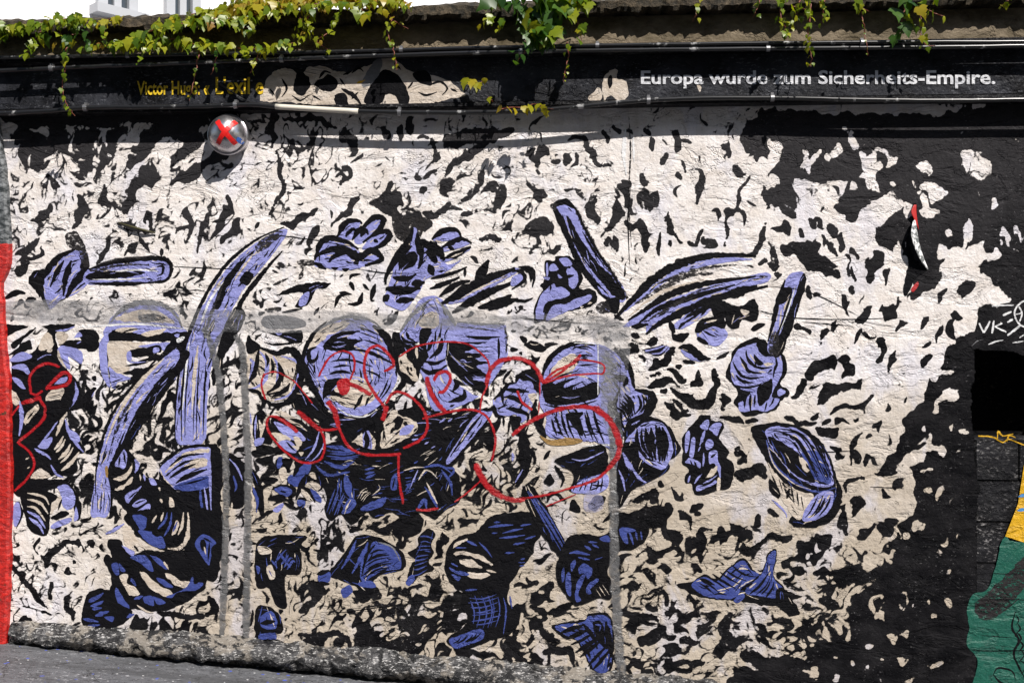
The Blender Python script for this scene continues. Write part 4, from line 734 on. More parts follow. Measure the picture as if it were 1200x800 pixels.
motif('painted_armoured_figure', 'armoured figure with ribbed arm hunched under the swung batons', V1 + ("""
K# 120,300 190,180 250,160 330,260 400,380 520,420 650,500 900,480 980,560 980,850 500,850 330,850 280,700 170,560 120,450
L# 165,300 200,230 235,175 262,230 240,320 200,315; K~16 205,230 195,310; K~16 232,190 247,290; C# 150,400 220,380 270,340 300,280 292,350 240,410 170,420; C# 165,490 230,450 300,390 292,430 220,487; L~34 320,250 342,300 320,360
L# 240,545 290,500 332,500 270,592; L~24 290,540 350,485 372,460; L# 300,610 370,560 412,580 340,625; L# 310,680 360,640 430,600 442,640 380,680 320,722; L# 310,745 350,730 400,700 442,700 442,760 380,785 330,795; K~14 270,560 340,500; K~14 320,600 400,570; K~18 330,700 430,640; K~18 350,745 430,720; C~14 360,370 365,420; L~22 390,370 400,420; L# 430,400 470,410 492,450 450,452
C~26 520,560 532,592; C# 590,550 616,560 627,620 605,652 588,600; C~18 510,470 516,500; L~22 480,680 460,730; C~22 530,660 500,720 450,752; L~18 600,670 580,760; L~18 632,670 605,790; C~28 690,660 670,740 640,795; L~16 650,740 630,795; C~22 720,690 742,740 700,795
K# 530,300 620,220 720,165 860,140 980,170 985,520 700,510 600,480 530,420; L# 515,330 600,250 700,180 820,158 900,162 912,220 900,440 870,480 700,490 620,480 540,420; C# 560,350 620,270 720,200 850,172 900,172 890,200 780,210 680,260 600,330; C# 700,320 760,270 820,240 882,250 880,300 800,320; C~18 520,330 545,400 620,470; K~20 510,290 600,220 700,165 850,140 970,170; K~22 590,310 700,230 860,210; K~18 600,350 700,280 820,250; K~28 590,400 680,340 800,285; K~36 640,440 720,390 885,330; K~18 560,380 605,350; B# 620,470 700,430 885,380 892,470 720,500; K~14 700,450 885,400; K~28 510,350 550,430 640,500; K~10 640,320 720,280; K~10 760,350 860,310
K# 912,200 972,180 990,850 920,800 930,500; B~26 830,470 840,600 870,705; L~18 862,470 882,600 892,715; L~22 905,230 910,480 916,650; B~30 940,700 952,745; K# 1040,210 1160,260 1195,340 1185,600 1060,620 1050,400; L~18 1060,250 1120,320 1162,420; B~24 1090,380 1112,460 1100,505; C~18 1080,590 1075,662; C~14 1060,760 1130,770""",), V2 + ("""
K# 400,0 1000,0 1010,400 930,450 800,260 660,260 500,180; K# 260,190 340,185 420,280 520,250 600,260 800,240 850,150 1000,200 1010,400 930,450 905,520 740,625 600,665 450,645 340,645 280,540 290,440 238,320 240,290 270,280 300,320
B# 430,20 520,30 520,100 480,110; B# 470,120 560,130 640,180 642,242 560,222 500,170; C~30 665,240 740,240 792,180 806,80 800,0; C~22 735,150 762,90 772,0; C# 690,150 720,140 742,80 720,60; B~20 640,160 680,90 692,0; B~18 600,110 650,50 662,0; C~18 560,70 592,20; C~18 620,60 637,0; B~18 700,130 732,60; K# 560,130 600,110 630,140 590,165
C# 360,120 410,90 440,150 480,200 525,252 470,230 440,272 390,240; L# 360,220 440,260 430,292 380,250; K~16 440,220 470,260; L~24 250,145 320,110 375,75
B# 415,300 520,290 572,390 530,382 470,330; B# 545,285 640,330 662,382 600,342; C~18 640,330 672,382; C# 480,400 520,408 600,480 692,530 692,567 620,552 540,500; C# 640,405 700,420 760,460 812,460 806,502 730,492 680,450; B# 590,440 640,450 702,502 640,492; B# 830,430 842,480 880,470 902,480 850,522 740,532 690,572 660,560 780,510; B# 288,350 330,340 342,412 310,412; B# 340,340 382,390 350,392; C# 343,430 380,410 402,420 392,470 430,490 472,530 472,552 410,552 370,490; B# 318,500 360,560 412,632 380,652 320,580; B~24 440,580 502,560; B# 500,570 560,560 572,622 520,612; B# 570,560 652,602 600,617; C~16 460,620 520,660 572,672; B~28 420,440 452,492
B# 850,210 905,145 992,200 960,240 946,352 900,300; K# 880,200 912,180 922,230 900,262; C~14 910,230 922,282; K~14 945,200 936,330; K~14 905,170 960,200
K# 140,530 280,520 320,600 430,660 370,745 240,785 110,772 90,690; B# 143,580 232,538 212,570 150,602; B# 150,622 232,588 222,612 160,632; B~28 160,645 225,640; B~34 180,692 272,662; B~28 100,712 202,732; B# 240,700 302,698 292,732; B~28 390,702 442,680; B~24 120,762 212,752""",), plain=True)
motif('painted_shoulder_guard', 'ribbed cream and lilac shoulder guard beside the scrawled helmet', Yc + ("""
C# 0,370 50,320 150,340 260,370 360,400 400,490 390,600 320,700 230,730 150,720 0,620; L~40 20,400 50,460 10,600; L~34 90,340 150,420 140,560 80,620 0,640; L~28 260,380 390,430 395,560 330,680 210,725; L~24 200,380 240,470 220,600; K~30 0,600 60,500 90,320; K~18 140,360 160,420 150,470; K~20 185,400 200,470 190,540; K~32 240,430 265,520 230,610 150,670; K~26 330,590 290,650 190,700; K~10 350,470 355,510
K~44 90,310 230,360 330,330 400,390 420,520 390,650 300,740 200,760 100,690; K~26 0,640 80,660 110,720; K# 0,220 40,250 100,300 80,340 0,360; K# 100,180 200,200 250,200 420,180 420,270 340,270 250,230; L# 220,200 270,200 250,220; G# 120,80 240,60 440,100 440,150 300,170 130,150; K~10 130,270 220,290 420,270 400,300; K~20 560,0 520,60; K~16 270,40 380,20 430,10; D# 140,10 260,0 250,30 160,40""",))
motif('painted_helmet', 'large lilac helmet with red loops scrawled over it', Yc + ("""
L# 440,440 470,300 560,170 700,90 860,80 1000,140 1090,250 1150,420 1170,560 1100,690 1000,790 860,850 700,830 600,760 530,650 440,520; C# 560,680 640,700 700,600 800,560 950,600 1000,700 900,770 760,780 700,740; C# 480,270 600,140 800,110 760,165 620,230 500,330; G~34 540,190 680,100 840,75 980,110 1040,160; K~26 430,460 450,330 520,200 620,110
K# 590,300 640,240 740,190 880,185 780,230 830,250 900,260 840,290 830,340 600,330; L~12 700,240 790,215; K~44 980,140 1080,230 1145,380 1170,480; K~20 830,330 950,350 1060,400 1150,450; K~14 650,425 740,410 850,420 980,465; K~18 640,520 740,500 820,520; K~14 670,470 740,455 800,455; K# 600,600 640,560 760,550 700,610 680,650 760,700 640,690 590,720; K~11 920,490 1000,520 1060,560; K~11 1100,560 1070,640 1020,720; K~10 1125,570 1100,640 1040,720; K~22 900,680 870,740 830,800; K~16 950,700 920,770; K~24 540,310 480,340 490,420 540,400 555,340; L# 500,360 530,345 530,390 505,395; K/14*4 440,440 480,500 510,560/ 470,410 510,470 545,540; K~40 430,400 460,520 520,640 600,760; K/12*4 860,160 960,190 1040,230/ 930,300 1020,330 1090,370; C~14 800,540 900,560 980,640; L# 560,320 590,310 590,340 560,400""",), Fm + ("""
K# 200,300 260,260 340,330 420,352 520,352 600,300 650,280 640,310 560,380 520,400 430,480 380,440 300,410 230,360; W~8 380,310 440,345 510,352 560,325; W~8 600,290 650,220 690,160; K~24 560,400 580,440 560,500; K~18 640,250 690,190 670,120; C# 425,490 500,440 520,420 560,440 550,510 500,530 470,510; L# 500,440 530,420 545,500 510,510; K~14 530,410 570,460 575,500; K~18 515,420 520,480 500,520; K# 190,220 260,270 300,330 300,400 200,330 160,290""",))
motif('painted_raised_fist', 'raised fist clenched before a dark square shield', Zc + ("""
K# 130,210 200,200 260,280 400,300 360,440 330,560 280,600 180,520 160,400; K# 200,420 240,400 330,330 330,430 330,560 250,560
L# 190,200 260,80 350,-60 460,-90 540,-40 600,100 620,200 560,330 550,420 600,560 760,680 800,700 600,790 440,790 380,560 330,470 380,400 390,260 250,290; G~34 190,200 260,90 350,0 420,-60; G~40 500,-40 580,60 645,180; C# 350,90 450,30 500,100 470,160 360,160; D~16 440,120 470,60; K~24 380,290 400,240 440,190; K~30 520,240 500,330 420,400; K~24 450,250 420,320 390,350; K~22 380,420 470,440 550,400; K~26 350,470 420,510 500,490 560,450; K~30 610,560 640,600 600,660; K~30 690,640 690,700 570,740; K~34 340,330 270,330 280,420 320,440; K# 350,170 440,170 400,240 380,300 350,280; K~32 380,300 390,380 340,460 330,560; K~20 200,220 240,270 330,275; K~18 240,190 260,240 310,265; L~20 280,100 290,160 340,240; C# 180,400 240,360 330,540 300,580 240,520 200,500; K~36 270,310 275,400 320,440; K~14 250,460 255,510; K~14 275,465 285,500; C~30 320,310 325,400""",))
motif('painted_shield', 'dark square shield with bristling hatch', Zc + ("""
L! 640,120 1020,140 1035,370 985,470 870,640 700,600 560,430 600,200; K# 560,230 640,200 740,240 860,260 980,230 980,250 800,290 660,270 790,320 700,350 890,370 780,400 900,440 790,460 880,540 760,560 870,600 880,690 780,640 620,520 560,420; D/12*6 760,300 850,310 950,300/ 760,420 860,410 960,400; G~22 640,110 800,130 1010,130; D~18 640,150 800,165 960,190; K~15 960,240 965,330 960,420; D~30 1010,150 1025,260 1020,360; L~8 760,550 850,540; L~8 600,390 720,500""",))
motif('painted_dark_torsos', 'tangle of black torsos and blue limbs below the fist', Fm + ("""
K# 560,370 640,330 780,300 880,340 1080,310 1110,330 930,560 955,640 960,740 890,790 840,830 760,800 700,850 640,800 560,830 520,800 450,860 400,810 350,840 320,780 330,720 270,600 200,560 330,480 440,470 520,500 580,490; K# 900,560 880,480 980,380 1050,340 1020,420; K# 190,540 330,560 280,650 200,620; K# 270,580 330,620 300,700 270,660
L# 1080,330 1030,345 900,540 920,560 1100,350; K~10 1060,340 980,440 910,540; K~12 1100,350 1010,470 920,565; C# 590,410 600,380 640,340 740,370 760,410 690,460 590,500; K# 600,400 640,370 660,350 690,360 680,400 640,420 650,380; K~10 630,430 645,400; K~12 690,380 720,400; L# 690,400 740,390 720,430 670,440; C# 630,330 660,320 660,350 640,365; K# 560,400 590,380 600,410 570,440
B~20 330,490 400,500 470,520; B~22 320,560 400,590 460,560; B~20 280,580 340,625 440,610; B~18 420,650 440,700 450,740; B~12 510,600 560,590; B~14 510,620 555,610; B~14 515,640 560,620; B/10*4 340,510 420,515 480,505/ 340,550 420,555 490,540; B~10 390,640 380,720; B~10 400,650 395,730; B# 420,620 460,700 450,740 415,690; B# 440,730 470,760 440,800 400,800; B/9*5 370,690 350,740 330,800/ 420,720 400,760 380,810; B# 490,780 570,740 610,730 590,770 520,795; B# 630,690 640,630 660,630 660,690; K~6 640,690 650,640; C~6 545,720 580,690 575,670; C/4*4 480,735 500,700 520,690/ 500,750 520,730 545,710; B~6 620,570 640,570; B~8 740,570 760,560; L~10 860,380 890,360; L~10 900,375 920,360; L~8 740,440 760,440; L~8 730,460 760,455; L~8 790,480 810,470; L~6 820,500 840,490
B~14 700,700 720,670 750,650; C~10 760,650 800,600 850,640; B~18 755,790 790,740 800,790; B~18 850,780 820,720 790,680; B~14 900,640 930,600 880,590; B~14 780,590 860,580 920,620; C~8 690,605 740,590 790,590; C~12 800,660 830,720 850,760; B~16 870,600 910,660 920,720; C~5 895,700 905,670; C~8 960,470 990,420; L~8 760,600 720,690; B/5*6 700,640 730,640/ 700,720 730,700""",), Q6 + ("""
K# 40,80 110,0 160,60 200,160 190,260 120,260 60,250; C~30 90,80 110,160 100,230; C~34 170,30 130,110 110,200; L~18 70,40 60,140 60,230; L# 60,230 130,220 110,270 60,280; L~16 20,20 30,120
K# 190,60 300,60 420,110 540,150 600,240 560,340 480,390 380,400 300,340 200,240; L# 210,90 400,170 450,240 330,230 260,170; C# 190,180 280,190 340,230 290,260 240,260 200,220; L# 240,260 330,240 390,320 330,330; C# 360,210 410,220 430,260 390,280; C# 350,280 400,290 390,320; C# 400,330 440,330 420,360; C# 220,10 300,20 400,80 480,170 400,130 300,70; K~22 330,70 420,100 480,170; L~20 560,170 520,300 450,390; L~16 610,230 560,340 500,400; K~24 590,180 560,300 480,390; C~12 520,70 560,100
K# 30,330 100,300 200,290 240,330 160,350 60,370; K# 60,390 120,370 190,360 180,420 120,430; B# 240,370 280,380 260,450 230,450; K# 270,380 350,390 330,460 290,430; C# 250,460 290,450 310,500 280,560 250,520; B# 320,520 440,500 460,560 420,600 330,580; B# 440,420 500,400 470,500 380,500; K~26 400,430 360,520; K~30 460,500 400,640 380,700; K# 110,540 160,520 240,540 210,570 140,580; K# 190,610 300,580 380,620 360,680 260,640; B# 210,620 300,600 350,640 300,680; K# 160,690 240,660 300,680 250,720; K~18 160,700 240,680; C# 420,620 470,640 510,700 460,700; K~24 440,600 500,660 530,720; B# 490,610 560,660 580,720 530,700; C# 480,570 540,570 570,600 540,630; C# 480,500 520,490 540,540 500,530; B# 390,700 450,710 440,760 400,750; L# 200,780 270,730 280,750 240,800; K~16 200,740 300,700 360,760 ; K~20 280,720 380,770 440,740; K# 480,760 500,740 500,800; K# 0,430 60,480 110,570 130,680 130,800 90,800 60,600 20,500; B~30 40,600 75,700 70,800; C# 20,620 50,700 40,790 10,780""",))
motif('painted_fist', 'small fist beside the helmet with the white square', Wc + ("""
L# 120,520 180,480 230,400 300,380 320,330 380,340 450,360 460,440 420,620 370,680 330,700 300,640 220,650 140,640; C# 390,480 450,470 450,540 430,560; K~30 300,390 320,340 400,300 470,290; K~26 210,440 300,450 400,460; K~26 200,500 290,510 380,580; K~28 220,590 300,600 390,640 385,690; K~22 120,520 180,470 240,400 300,390; K~22 125,560 150,640 220,655; K# 300,330 440,280 480,330 480,450 440,440 420,380 340,370; K# 250,650 330,660 340,720 400,700 370,790 290,790; K~20 180,420 200,560; K~12 200,650 205,730; K~16 270,280 210,350 200,400
K~40 455,520 440,640 480,720 540,790; C# 455,580 480,570 475,610; C# 500,690 540,680 520,740; K~14 480,400 490,540; K# 330,20 380,40 380,90 340,60; K# 360,90 430,60 490,80 540,120 500,150 420,130; K# 250,130 270,110 320,130 270,150; K# 320,155 345,145 345,175""",))
motif('painted_helmet', 'striped lilac helmet framed by a thin white square', Gm + ("""
L# 135,180 150,120 200,50 290,10 400,10 480,50 540,120 570,220 640,240 660,280 640,330 540,380 520,430 490,600 430,480 180,450 160,350 130,290; C# 190,120 270,60 310,70 300,120 200,170; K~18 140,180 160,110 220,40 310,8 390,20; K# 150,250 200,200 290,170 240,210 300,220 400,190 400,260 300,290 180,295; K/9*5 160,210 230,160 290,140/ 200,290 300,270 395,215; K~10 150,295 260,312 400,275; K/9*3 290,30 350,30 400,50/ 310,120 350,115 400,110; K# 140,200 190,190 220,240 160,280
g# 400,20 460,60 540,180 560,300 500,350 440,300 410,250 410,100; G/12*5 410,60 450,80 500,130/ 410,200 450,180 490,170; K~22 480,30 545,110 575,220; K/12*6 490,310 520,330 545,370/ 530,240 565,290 575,340; K~24 575,225 650,245 662,290 620,345 540,372; K/11*4 590,250 605,300 575,345/ 640,260 645,290 620,325; K~26 480,165 530,175 525,210; K~16 500,230 480,300 500,360 540,430; K~24 510,330 500,400 530,440
K/12*9 185,350 195,400 215,450/ 380,320 400,400 430,470; K# 250,340 330,330 320,370 330,440 290,400; K~24 150,340 130,400 160,450; T# 130,440 180,460 270,450 330,460 300,480 180,485; W~9 330,490 430,485 560,490; W=5 290,6 395,12 403,30 403,250; g# 430,240 500,330 520,500 480,600 460,480 420,330
K# 200,560 260,530 330,500 430,490 450,590 420,620 360,650 300,700 270,690 290,620; L~8 280,550 340,555 430,515; L# 280,690 330,650 440,620 450,680 400,710 300,710; K/8*6 290,700 300,680 310,650/ 420,700 430,660 430,630; K# 370,740 400,720 440,730 400,790 360,780; K# 280,740 310,760 320,800 270,790; K~14 150,550 180,510; K~12 110,610 130,590; K# 150,650 180,620 200,660 170,675; K~14 200,580 240,640 230,680; C~16 225,600 270,610; K~12 0,680 40,620 50,520; K~40 50,400 60,520 60,600 20,680; L~10 15,660 50,600; L# 0,520 12,540 0,560; l# 350,700 420,720 420,790 340,790""",))
motif('painted_shoulder_guard', 'dark striped shoulder guard below the framed helmet', Gm + ("""
K# 540,380 600,350 680,360 740,400 770,460 795,510 740,560 735,600 640,660 560,700 500,780 490,600 520,500; L# 530,470 570,420 620,380 700,380 740,440 755,510 730,580 700,600 650,580 600,540 580,470; K/22*7 590,400 590,480 640,560/ 710,390 730,470 715,570; L~26 520,520 560,600 610,650 630,660; L~12 500,600 520,650 530,700; L~10 560,390 600,370; K/8*4 520,560 540,620 550,690/ 560,600 590,650 600,670""",))
motif('painted_hand', 'open lilac hand held up, fingers together', (790, 480, 8, """
K# 80,390 75,260 120,180 200,110 240,60 330,50 360,100 440,110 462,180 425,270 512,390 492,450 557,520 532,720 400,762 210,802 165,700 110,690 105,620 140,560 78,510
L# 105,240 140,195 147,260 127,380 105,392; L# 165,270 192,260 197,320 180,442 145,432 150,350; L# 245,150 300,90 327,100 315,182 270,182; L~34 290,190 265,270 240,332; L# 330,170 390,120 442,135 420,192 400,242 350,202; L# 290,320 320,275 362,290 367,342 310,372; L# 330,400 402,385 407,470 437,540 432,642 405,560 380,502 330,502; K~22 340,450 392,410; L# 105,490 140,450 180,460 242,490 242,542 200,520 140,502; K~16 150,470 187,562; K~16 190,480 217,562; L~20 130,680 150,612; L~22 190,690 230,630 262,602; C# 290,640 340,570 402,530 392,582 330,632; L# 215,762 220,710 330,700 380,660 402,682 300,732; K~12 240,720 340,690; L~18 270,690 350,650 402,612; C# 405,650 432,640 432,742 400,760; L~20 270,530 277,470 277,402; L~14 225,390 247,342"""), plain=True)
motif('painted_fist', 'lilac fist gripping an upright dark baton', (845, 390, 8, """
K# 95,470 50,420 55,330 90,260 105,180 160,120 240,70 320,40 390,60 440,100 540,170 600,260 612,380 560,470 620,530 637,570 600,600 560,640 540,690 470,740 380,757 250,787 170,720 120,640 160,560
L# 90,300 125,210 180,145 330,97 350,160 400,215 520,210 545,185 570,250 572,370 525,470 490,540 480,600 545,620 525,670 460,720 400,738 330,720 200,740 162,690 190,560 300,560 220,530 150,500 105,440
K~32 235,160 245,230 300,300 380,330 480,320; K~34 175,220 220,290 250,350 300,370 385,380; K~30 110,270 150,350 210,410 300,425 400,410; K~30 140,395 180,440 240,460 305,470; K~22 110,480 200,510 320,500 400,460; K# 305,195 370,260 402,290 340,302; K~20 320,240 330,312; C~16 270,200 320,272; C# 400,290 440,278 492,290 430,312; K# 340,100 400,60 470,180 480,212 400,202 350,160; K# 350,500 440,450 480,440 480,560 420,640 360,692 340,600; K~26 510,230 522,290 500,350 490,420; K~18 480,340 440,372; C~14 190,280 227,342; C~16 350,360 422,370; C~18 100,370 122,422; L~18 180,520 260,537 332,525; K# 180,560 270,560 240,620 220,720 200,640 150,660; K~28 280,570 270,660 280,742; K~22 320,580 310,692; C~12 295,600 285,692; K~18 430,650 410,732; K~16 500,600 480,650 450,692; L# 530,540 580,520 602,560 540,592; K~28 530,500 622,540 622,590 560,592; K~30 540,170 592,240 602,370 550,462; C~12 540,190 562,262"""), plain=True)
motif('painted_baton', 'upright dark baton held in the right fist', (0, 0, 1, """
L# 925,322 942,320 939,345 931,370 915,412 902,415 900,400 908,375 915,345; K# 941,321 945,330 938,355 926,390 915,416 905,413 918,380 930,350; K~4 920,328 912,352 906,378 900,400; K# 912,345 918,338 926,336 928,344 918,356 912,356; K~3 925,372 914,398; K~3 928,342 920,370 908,400; W~1.6 932,335 924,362 914,388; D# 902,395 910,390 914,414 902,416"""))
motif('painted_helmet', 'crested blue helmet tipped over on the cream ground', (0, 0, 1, """
K# 880,505 892,497 915,495 945,503 966,523 978,550 982,575 976,600 955,614 930,616 925,608 934,596 915,580 902,548
L# 898,503 925,499 950,513 968,533 977,566 960,570 935,560 915,540 902,520; B# 940,530 960,530 974,556 970,568 950,562 936,545; K# 900,512 920,520 940,535 950,552 955,566 935,558 916,540; K/2*9 900,506 930,516 958,566/ 915,500 948,508 975,560; C# 936,534 944,540 949,550 943,552; B~4 898,515 908,545 933,566 958,576 979,571; C~1.8 900,524 908,546 930,566 950,573
C# 902,548 920,566 940,576 954,580 948,598 934,608 916,584; K/1.6*6 906,556 912,574/ 940,580 942,598; K# 902,560 914,576 912,584 902,574; L# 956,580 976,576 972,598 952,610 940,606; K/3*4 958,582 950,598 944,606/ 974,580 968,594 958,606; K~6 980,562 984,578 976,602 956,614 930,616; L~3 905,585 920,600 922,606; K~3 925,572 922,584"""))
motif('painted_hand', 'open lilac hand with bent fingers, cut at the wrist', Bc + ("""
L# 275,300 300,220 340,195 440,215 480,250 490,270 540,255 580,280 570,310 500,330 460,345 380,345 330,335 280,330
L# 380,190 420,130 470,115 490,135 450,200 410,200; L# 460,210 490,150 560,110 590,115 570,150 500,220; L# 500,240 540,190 600,170 620,190 590,220 520,250
K~20 275,300 300,225 345,195 430,215 480,250; K~28 280,282 350,250 420,255 480,285 540,255 578,275 582,300 510,325; K~16 340,310 370,280 420,270; K~16 270,310 330,342; K~20 380,190 420,125 480,115 497,130; K~20 480,170 550,102 597,107 572,160 500,217; K~20 540,190 600,163 627,185 590,227 520,257; K~20 495,138 450,205; K~16 420,190 450,155 472,165; K~18 490,190 510,160 527,180; K~14 552,203 572,217; K# 455,312 482,293 478,322; K# 352,333 388,333 370,347; K# 402,338 438,338 420,354; D~5 370,340 370,405
D# 190,305 250,295 280,320 230,330 220,380 195,385 215,335; K# 95,465 180,420 250,405 350,405 330,430 280,440 240,510 180,515 220,450; L# 215,465 250,450 235,505 200,510; K~12 390,450 450,460; K~14 370,520 390,470 440,455; K~12 440,390 450,370 490,365; K~16 440,400 460,440; K~16 500,450 480,500 430,505; D~18 80,415 150,385""",))
motif('painted_hand', 'spread lilac hand with a long raised thumb', Bc + ("""
D# 640,60 690,90 740,100 800,100 830,120 790,140 770,200 720,190 680,210 640,150
L# 640,330 680,260 720,190 735,150 755,155 755,220 780,250 820,220 860,280 900,320 960,300 880,360 800,385 770,440 700,530 640,520 600,490 620,420 640,360
L# 830,200 880,170 930,165 960,190 860,215; L# 860,240 960,205 1000,225 880,260; L# 880,290 960,255 1000,240 990,260 900,305
K~26 735,148 720,200 660,290 612,370 608,412; K~22 757,170 760,220 777,290 760,340; K~20 825,200 880,160 940,158 962,190; K~18 870,240 960,200 1012,220; K~22 885,290 960,262 1007,235; K~32 815,210 860,260 882,302; K~24 810,320 832,372; K~28 680,335 710,290 742,285 725,320 690,342; K~18 668,322 700,260 732,232; K~20 640,380 700,387 752,365; K~26 728,412 792,402; K~30 608,432 680,442 772,430; K~22 655,492 742,482; K~24 598,492 622,460; K# 795,260 830,248 852,312 820,302; K# 765,200 810,210 830,250 790,240; K~5 785,230 785,290; K~5 700,390 700,420; C~8 905,290 970,262; K~12 900,235 930,250""",))
motif('painted_baton', 'slanting baton pointing up from the raised fist', Bc + ("""
L# 900,500 1000,430 1100,380 1200,338 1230,350 1100,430 980,490; K~34 870,505 1000,430 1100,380 1215,338; K~28 920,545 1050,470 1210,400; C~10 960,480 1060,425 1180,375; K~30 1030,405 1060,350 1092,298; K~20 860,468 940,412 1005,395; K~16 815,432 900,402 955,378; K# 1040,520 1120,480 1200,460 1160,500 1100,525; K~24 1090,530 1160,500 1230,480; D# 1230,340 1260,360 1270,410 1240,420; K~14 1240,335 1285,350 1290,400; K~12 820,385 920,360 990,330; K~10 980,335 980,375; K~16 560,410 540,480 555,490; K~10 500,410 530,440""",))
motif('painted_fist', 'clenched lilac fist with thumb folded, beside the tall baton', (620, 295, 8, """
K# 150,90 240,80 250,45 380,40 470,130 505,250 470,340 590,350 640,420 612,492 500,532 300,582 160,642 50,662 60,480 130,360 105,320 150,250
L# 190,140 230,110 277,165 200,182; L# 285,70 360,60 402,110 385,132 330,132; L# 350,170 402,140 452,200 462,280 420,342 380,322 370,260; L# 270,210 312,240 280,247; L# 70,640 65,560 100,430 150,360 230,300 250,330 310,330 382,390 340,430 200,460 150,520 130,642; L# 160,650 200,540 260,490 350,490 440,440 570,400 582,440 500,500 460,520 300,582; K~30 360,150 392,140; K~32 330,240 422,220; K~40 135,570 170,490 280,470 400,410 480,370; C# 570,470 592,480 550,492; C# 480,510 512,515 490,532; K~7 440,450 440,502; K~7 300,520 300,582; K~7 355,460 355,502; K~20 205,310 200,362; L# 130,240 192,240 180,267; L# 160,120 175,110 180,200 165,230"""), Cc + ("""
K~20 30,330 90,340 105,380 95,425; L# 0,380 40,365 50,400 0,420; K~18 0,355 40,350 60,390 0,435; K~16 0,485 60,490 100,475""",), plain=True)
motif('painted_baton', 'tall slanting baton with a black groove', Cc + ("""
L# 205,50 250,30 300,60 330,130 380,220 440,320 520,420 530,490 470,490 400,420 330,330 270,200 220,110; C~10 225,80 260,160 300,230; K~20 200,65 203,40 250,26 302,60; K=20 203,60 262,190 332,340 452,480; D=24 300,60 342,150 402,260 470,360 540,480; K=9 305,70 345,160 405,265 470,360 530,470; K# 255,95 275,110 300,160 345,235 400,310 480,390 530,480 480,470 400,380 330,290 280,190; K~8 330,165 380,250 425,315; K~8 350,170 400,250; L~14 400,420 440,460 500,480; K# 440,490 500,470 500,540 470,545 420,520; D# 385,520 440,490 460,540 420,545; D# 180,40 210,35 200,70""",))
motif('painted_motion_streaks', 'sheaf of lilac and black streaks trailing to the right', Cc + ("""
L# 500,560 560,480 700,370 870,300 1000,285 1130,295 1000,310 860,340 740,390 640,460; K~28 480,575 560,490 650,400 740,340 870,290 1000,275 1145,280; D~34 575,505 700,432 820,372 945,362; D~20 660,420 850,345 1055,320
L# 660,520 800,460 1000,400 1190,358 1198,400 1050,440 900,510 760,560 640,640 620,600 520,610; C~18 550,560 700,450 900,390; W~8 600,520 760,440; K~22 545,580 640,520 740,460 900,410 1142,375; K~20 595,595 680,530 820,480 1045,415; D~20 640,580 740,520 860,470; K~18 560,612 640,600; K~26 628,645 700,590 850,520 1000,465 1200,420; D~14 700,540 860,450 1000,410; L# 760,600 860,530 960,510 900,560 800,620; K~20 740,585 762,640; K~20 780,620 840,560 965,500; K# 740,600 760,645 830,640 800,685 750,660; L~10 770,600 850,560; K~30 990,470 1090,440 1150,420
K# 1000,500 1060,520 1140,480 1150,580 1080,580 1060,620 1010,610; K# 1120,620 1150,595 1190,600 1140,630; C# 1070,530 1110,540 1090,560""",))
motif('painted_face', 'small lilac face under the streaks', Cc + ("""
K# 930,490 1000,490 1004,560 970,585 930,530; L# 868,655 880,600 960,570 980,600 1012,650 960,702 900,684; K# 858,625 890,578 980,560 1002,600 992,622 930,612 880,640; C~16 910,590 960,580; K~16 868,662 920,692; L# 790,720 840,700 910,760 850,770; K# 780,710 830,690 900,740 930,760 880,770 840,740; K~14 800,770 860,780; L# 620,720 700,700 740,710 690,745; K/10*4 610,720 660,710 700,700/ 660,745 700,740 740,705; K# 500,720 560,710 600,720 550,740; K# 560,670 620,690 680,665 650,690 600,690; K# 680,780 730,750 720,790""",))
motif('painted_bust', 'striped head and laced neck of a dark bust', M4 + ("""
K# 885,240 900,170 950,110 1030,90 1100,20 1200,0 1300,0 1345,40 1335,110 1310,140 1295,200 1240,260 1210,310 1190,340 1180,420 1240,460 1210,560 1100,600 980,640 890,600 980,530 990,480 960,440 970,380 930,350 895,300
B/7*7 1000,400 1060,400 1125,380/ 1020,530 1080,520 1145,500; B/7*6 1005,400 1030,470 1020,530/ 1135,390 1145,460 1125,540; B~10 1160,400 1172,460 1160,570; B~9 1190,390 1200,450; B# 905,600 960,575 1050,545 1065,590 980,625 940,640; K/9*6 920,615 950,600 960,580/ 1010,605 1040,580 1060,560""",), (515, 600, 8, """
C# 120,340 150,290 240,250 262,260 200,292 160,322; C# 130,390 200,370 330,380 420,420 492,480 480,497 400,452 300,412 220,402; C# 190,440 300,440 380,500 392,522 280,512 210,482; C# 270,560 370,570 440,570 472,590 390,622 270,602; C~24 440,540 532,562; B~28 255,265 352,312; B~20 370,280 440,350 492,422; B# 90,515 150,540 270,570 262,592 150,572; B# 110,580 160,590 202,610 170,642; B~22 110,475 172,507; B~20 150,330 252,332; K~12 260,410 360,460 432,502; K~12 200,392 300,432; B~30 460,140 560,125 692,117; B~18 510,95 572,90; B~24 560,240 680,230 802,212; B~24 590,195 690,170 782,152; B~22 690,300 802,282; B~22 610,380 702,377; B~26 240,730 352,722; B~18 490,195 542,192; B~18 760,440 802,432; B~14 740,470 802,470; B~14 750,500 802,497; B~20 760,125 860,110; B~18 800,250 900,220"""), plain=True)
motif('painted_baton', 'dark baton rising from the lower fist', R4 + ("""
K# 45,-90 60,-130 85,-130 120,-90 180,10 255,150 255,200 220,210 120,70 60,-60; B/9*4 75,-90 140,30 225,170/ 105,-80 180,30 250,150; L~6 90,-90 150,10 200,100; C~5 70,-70 110,20""",))
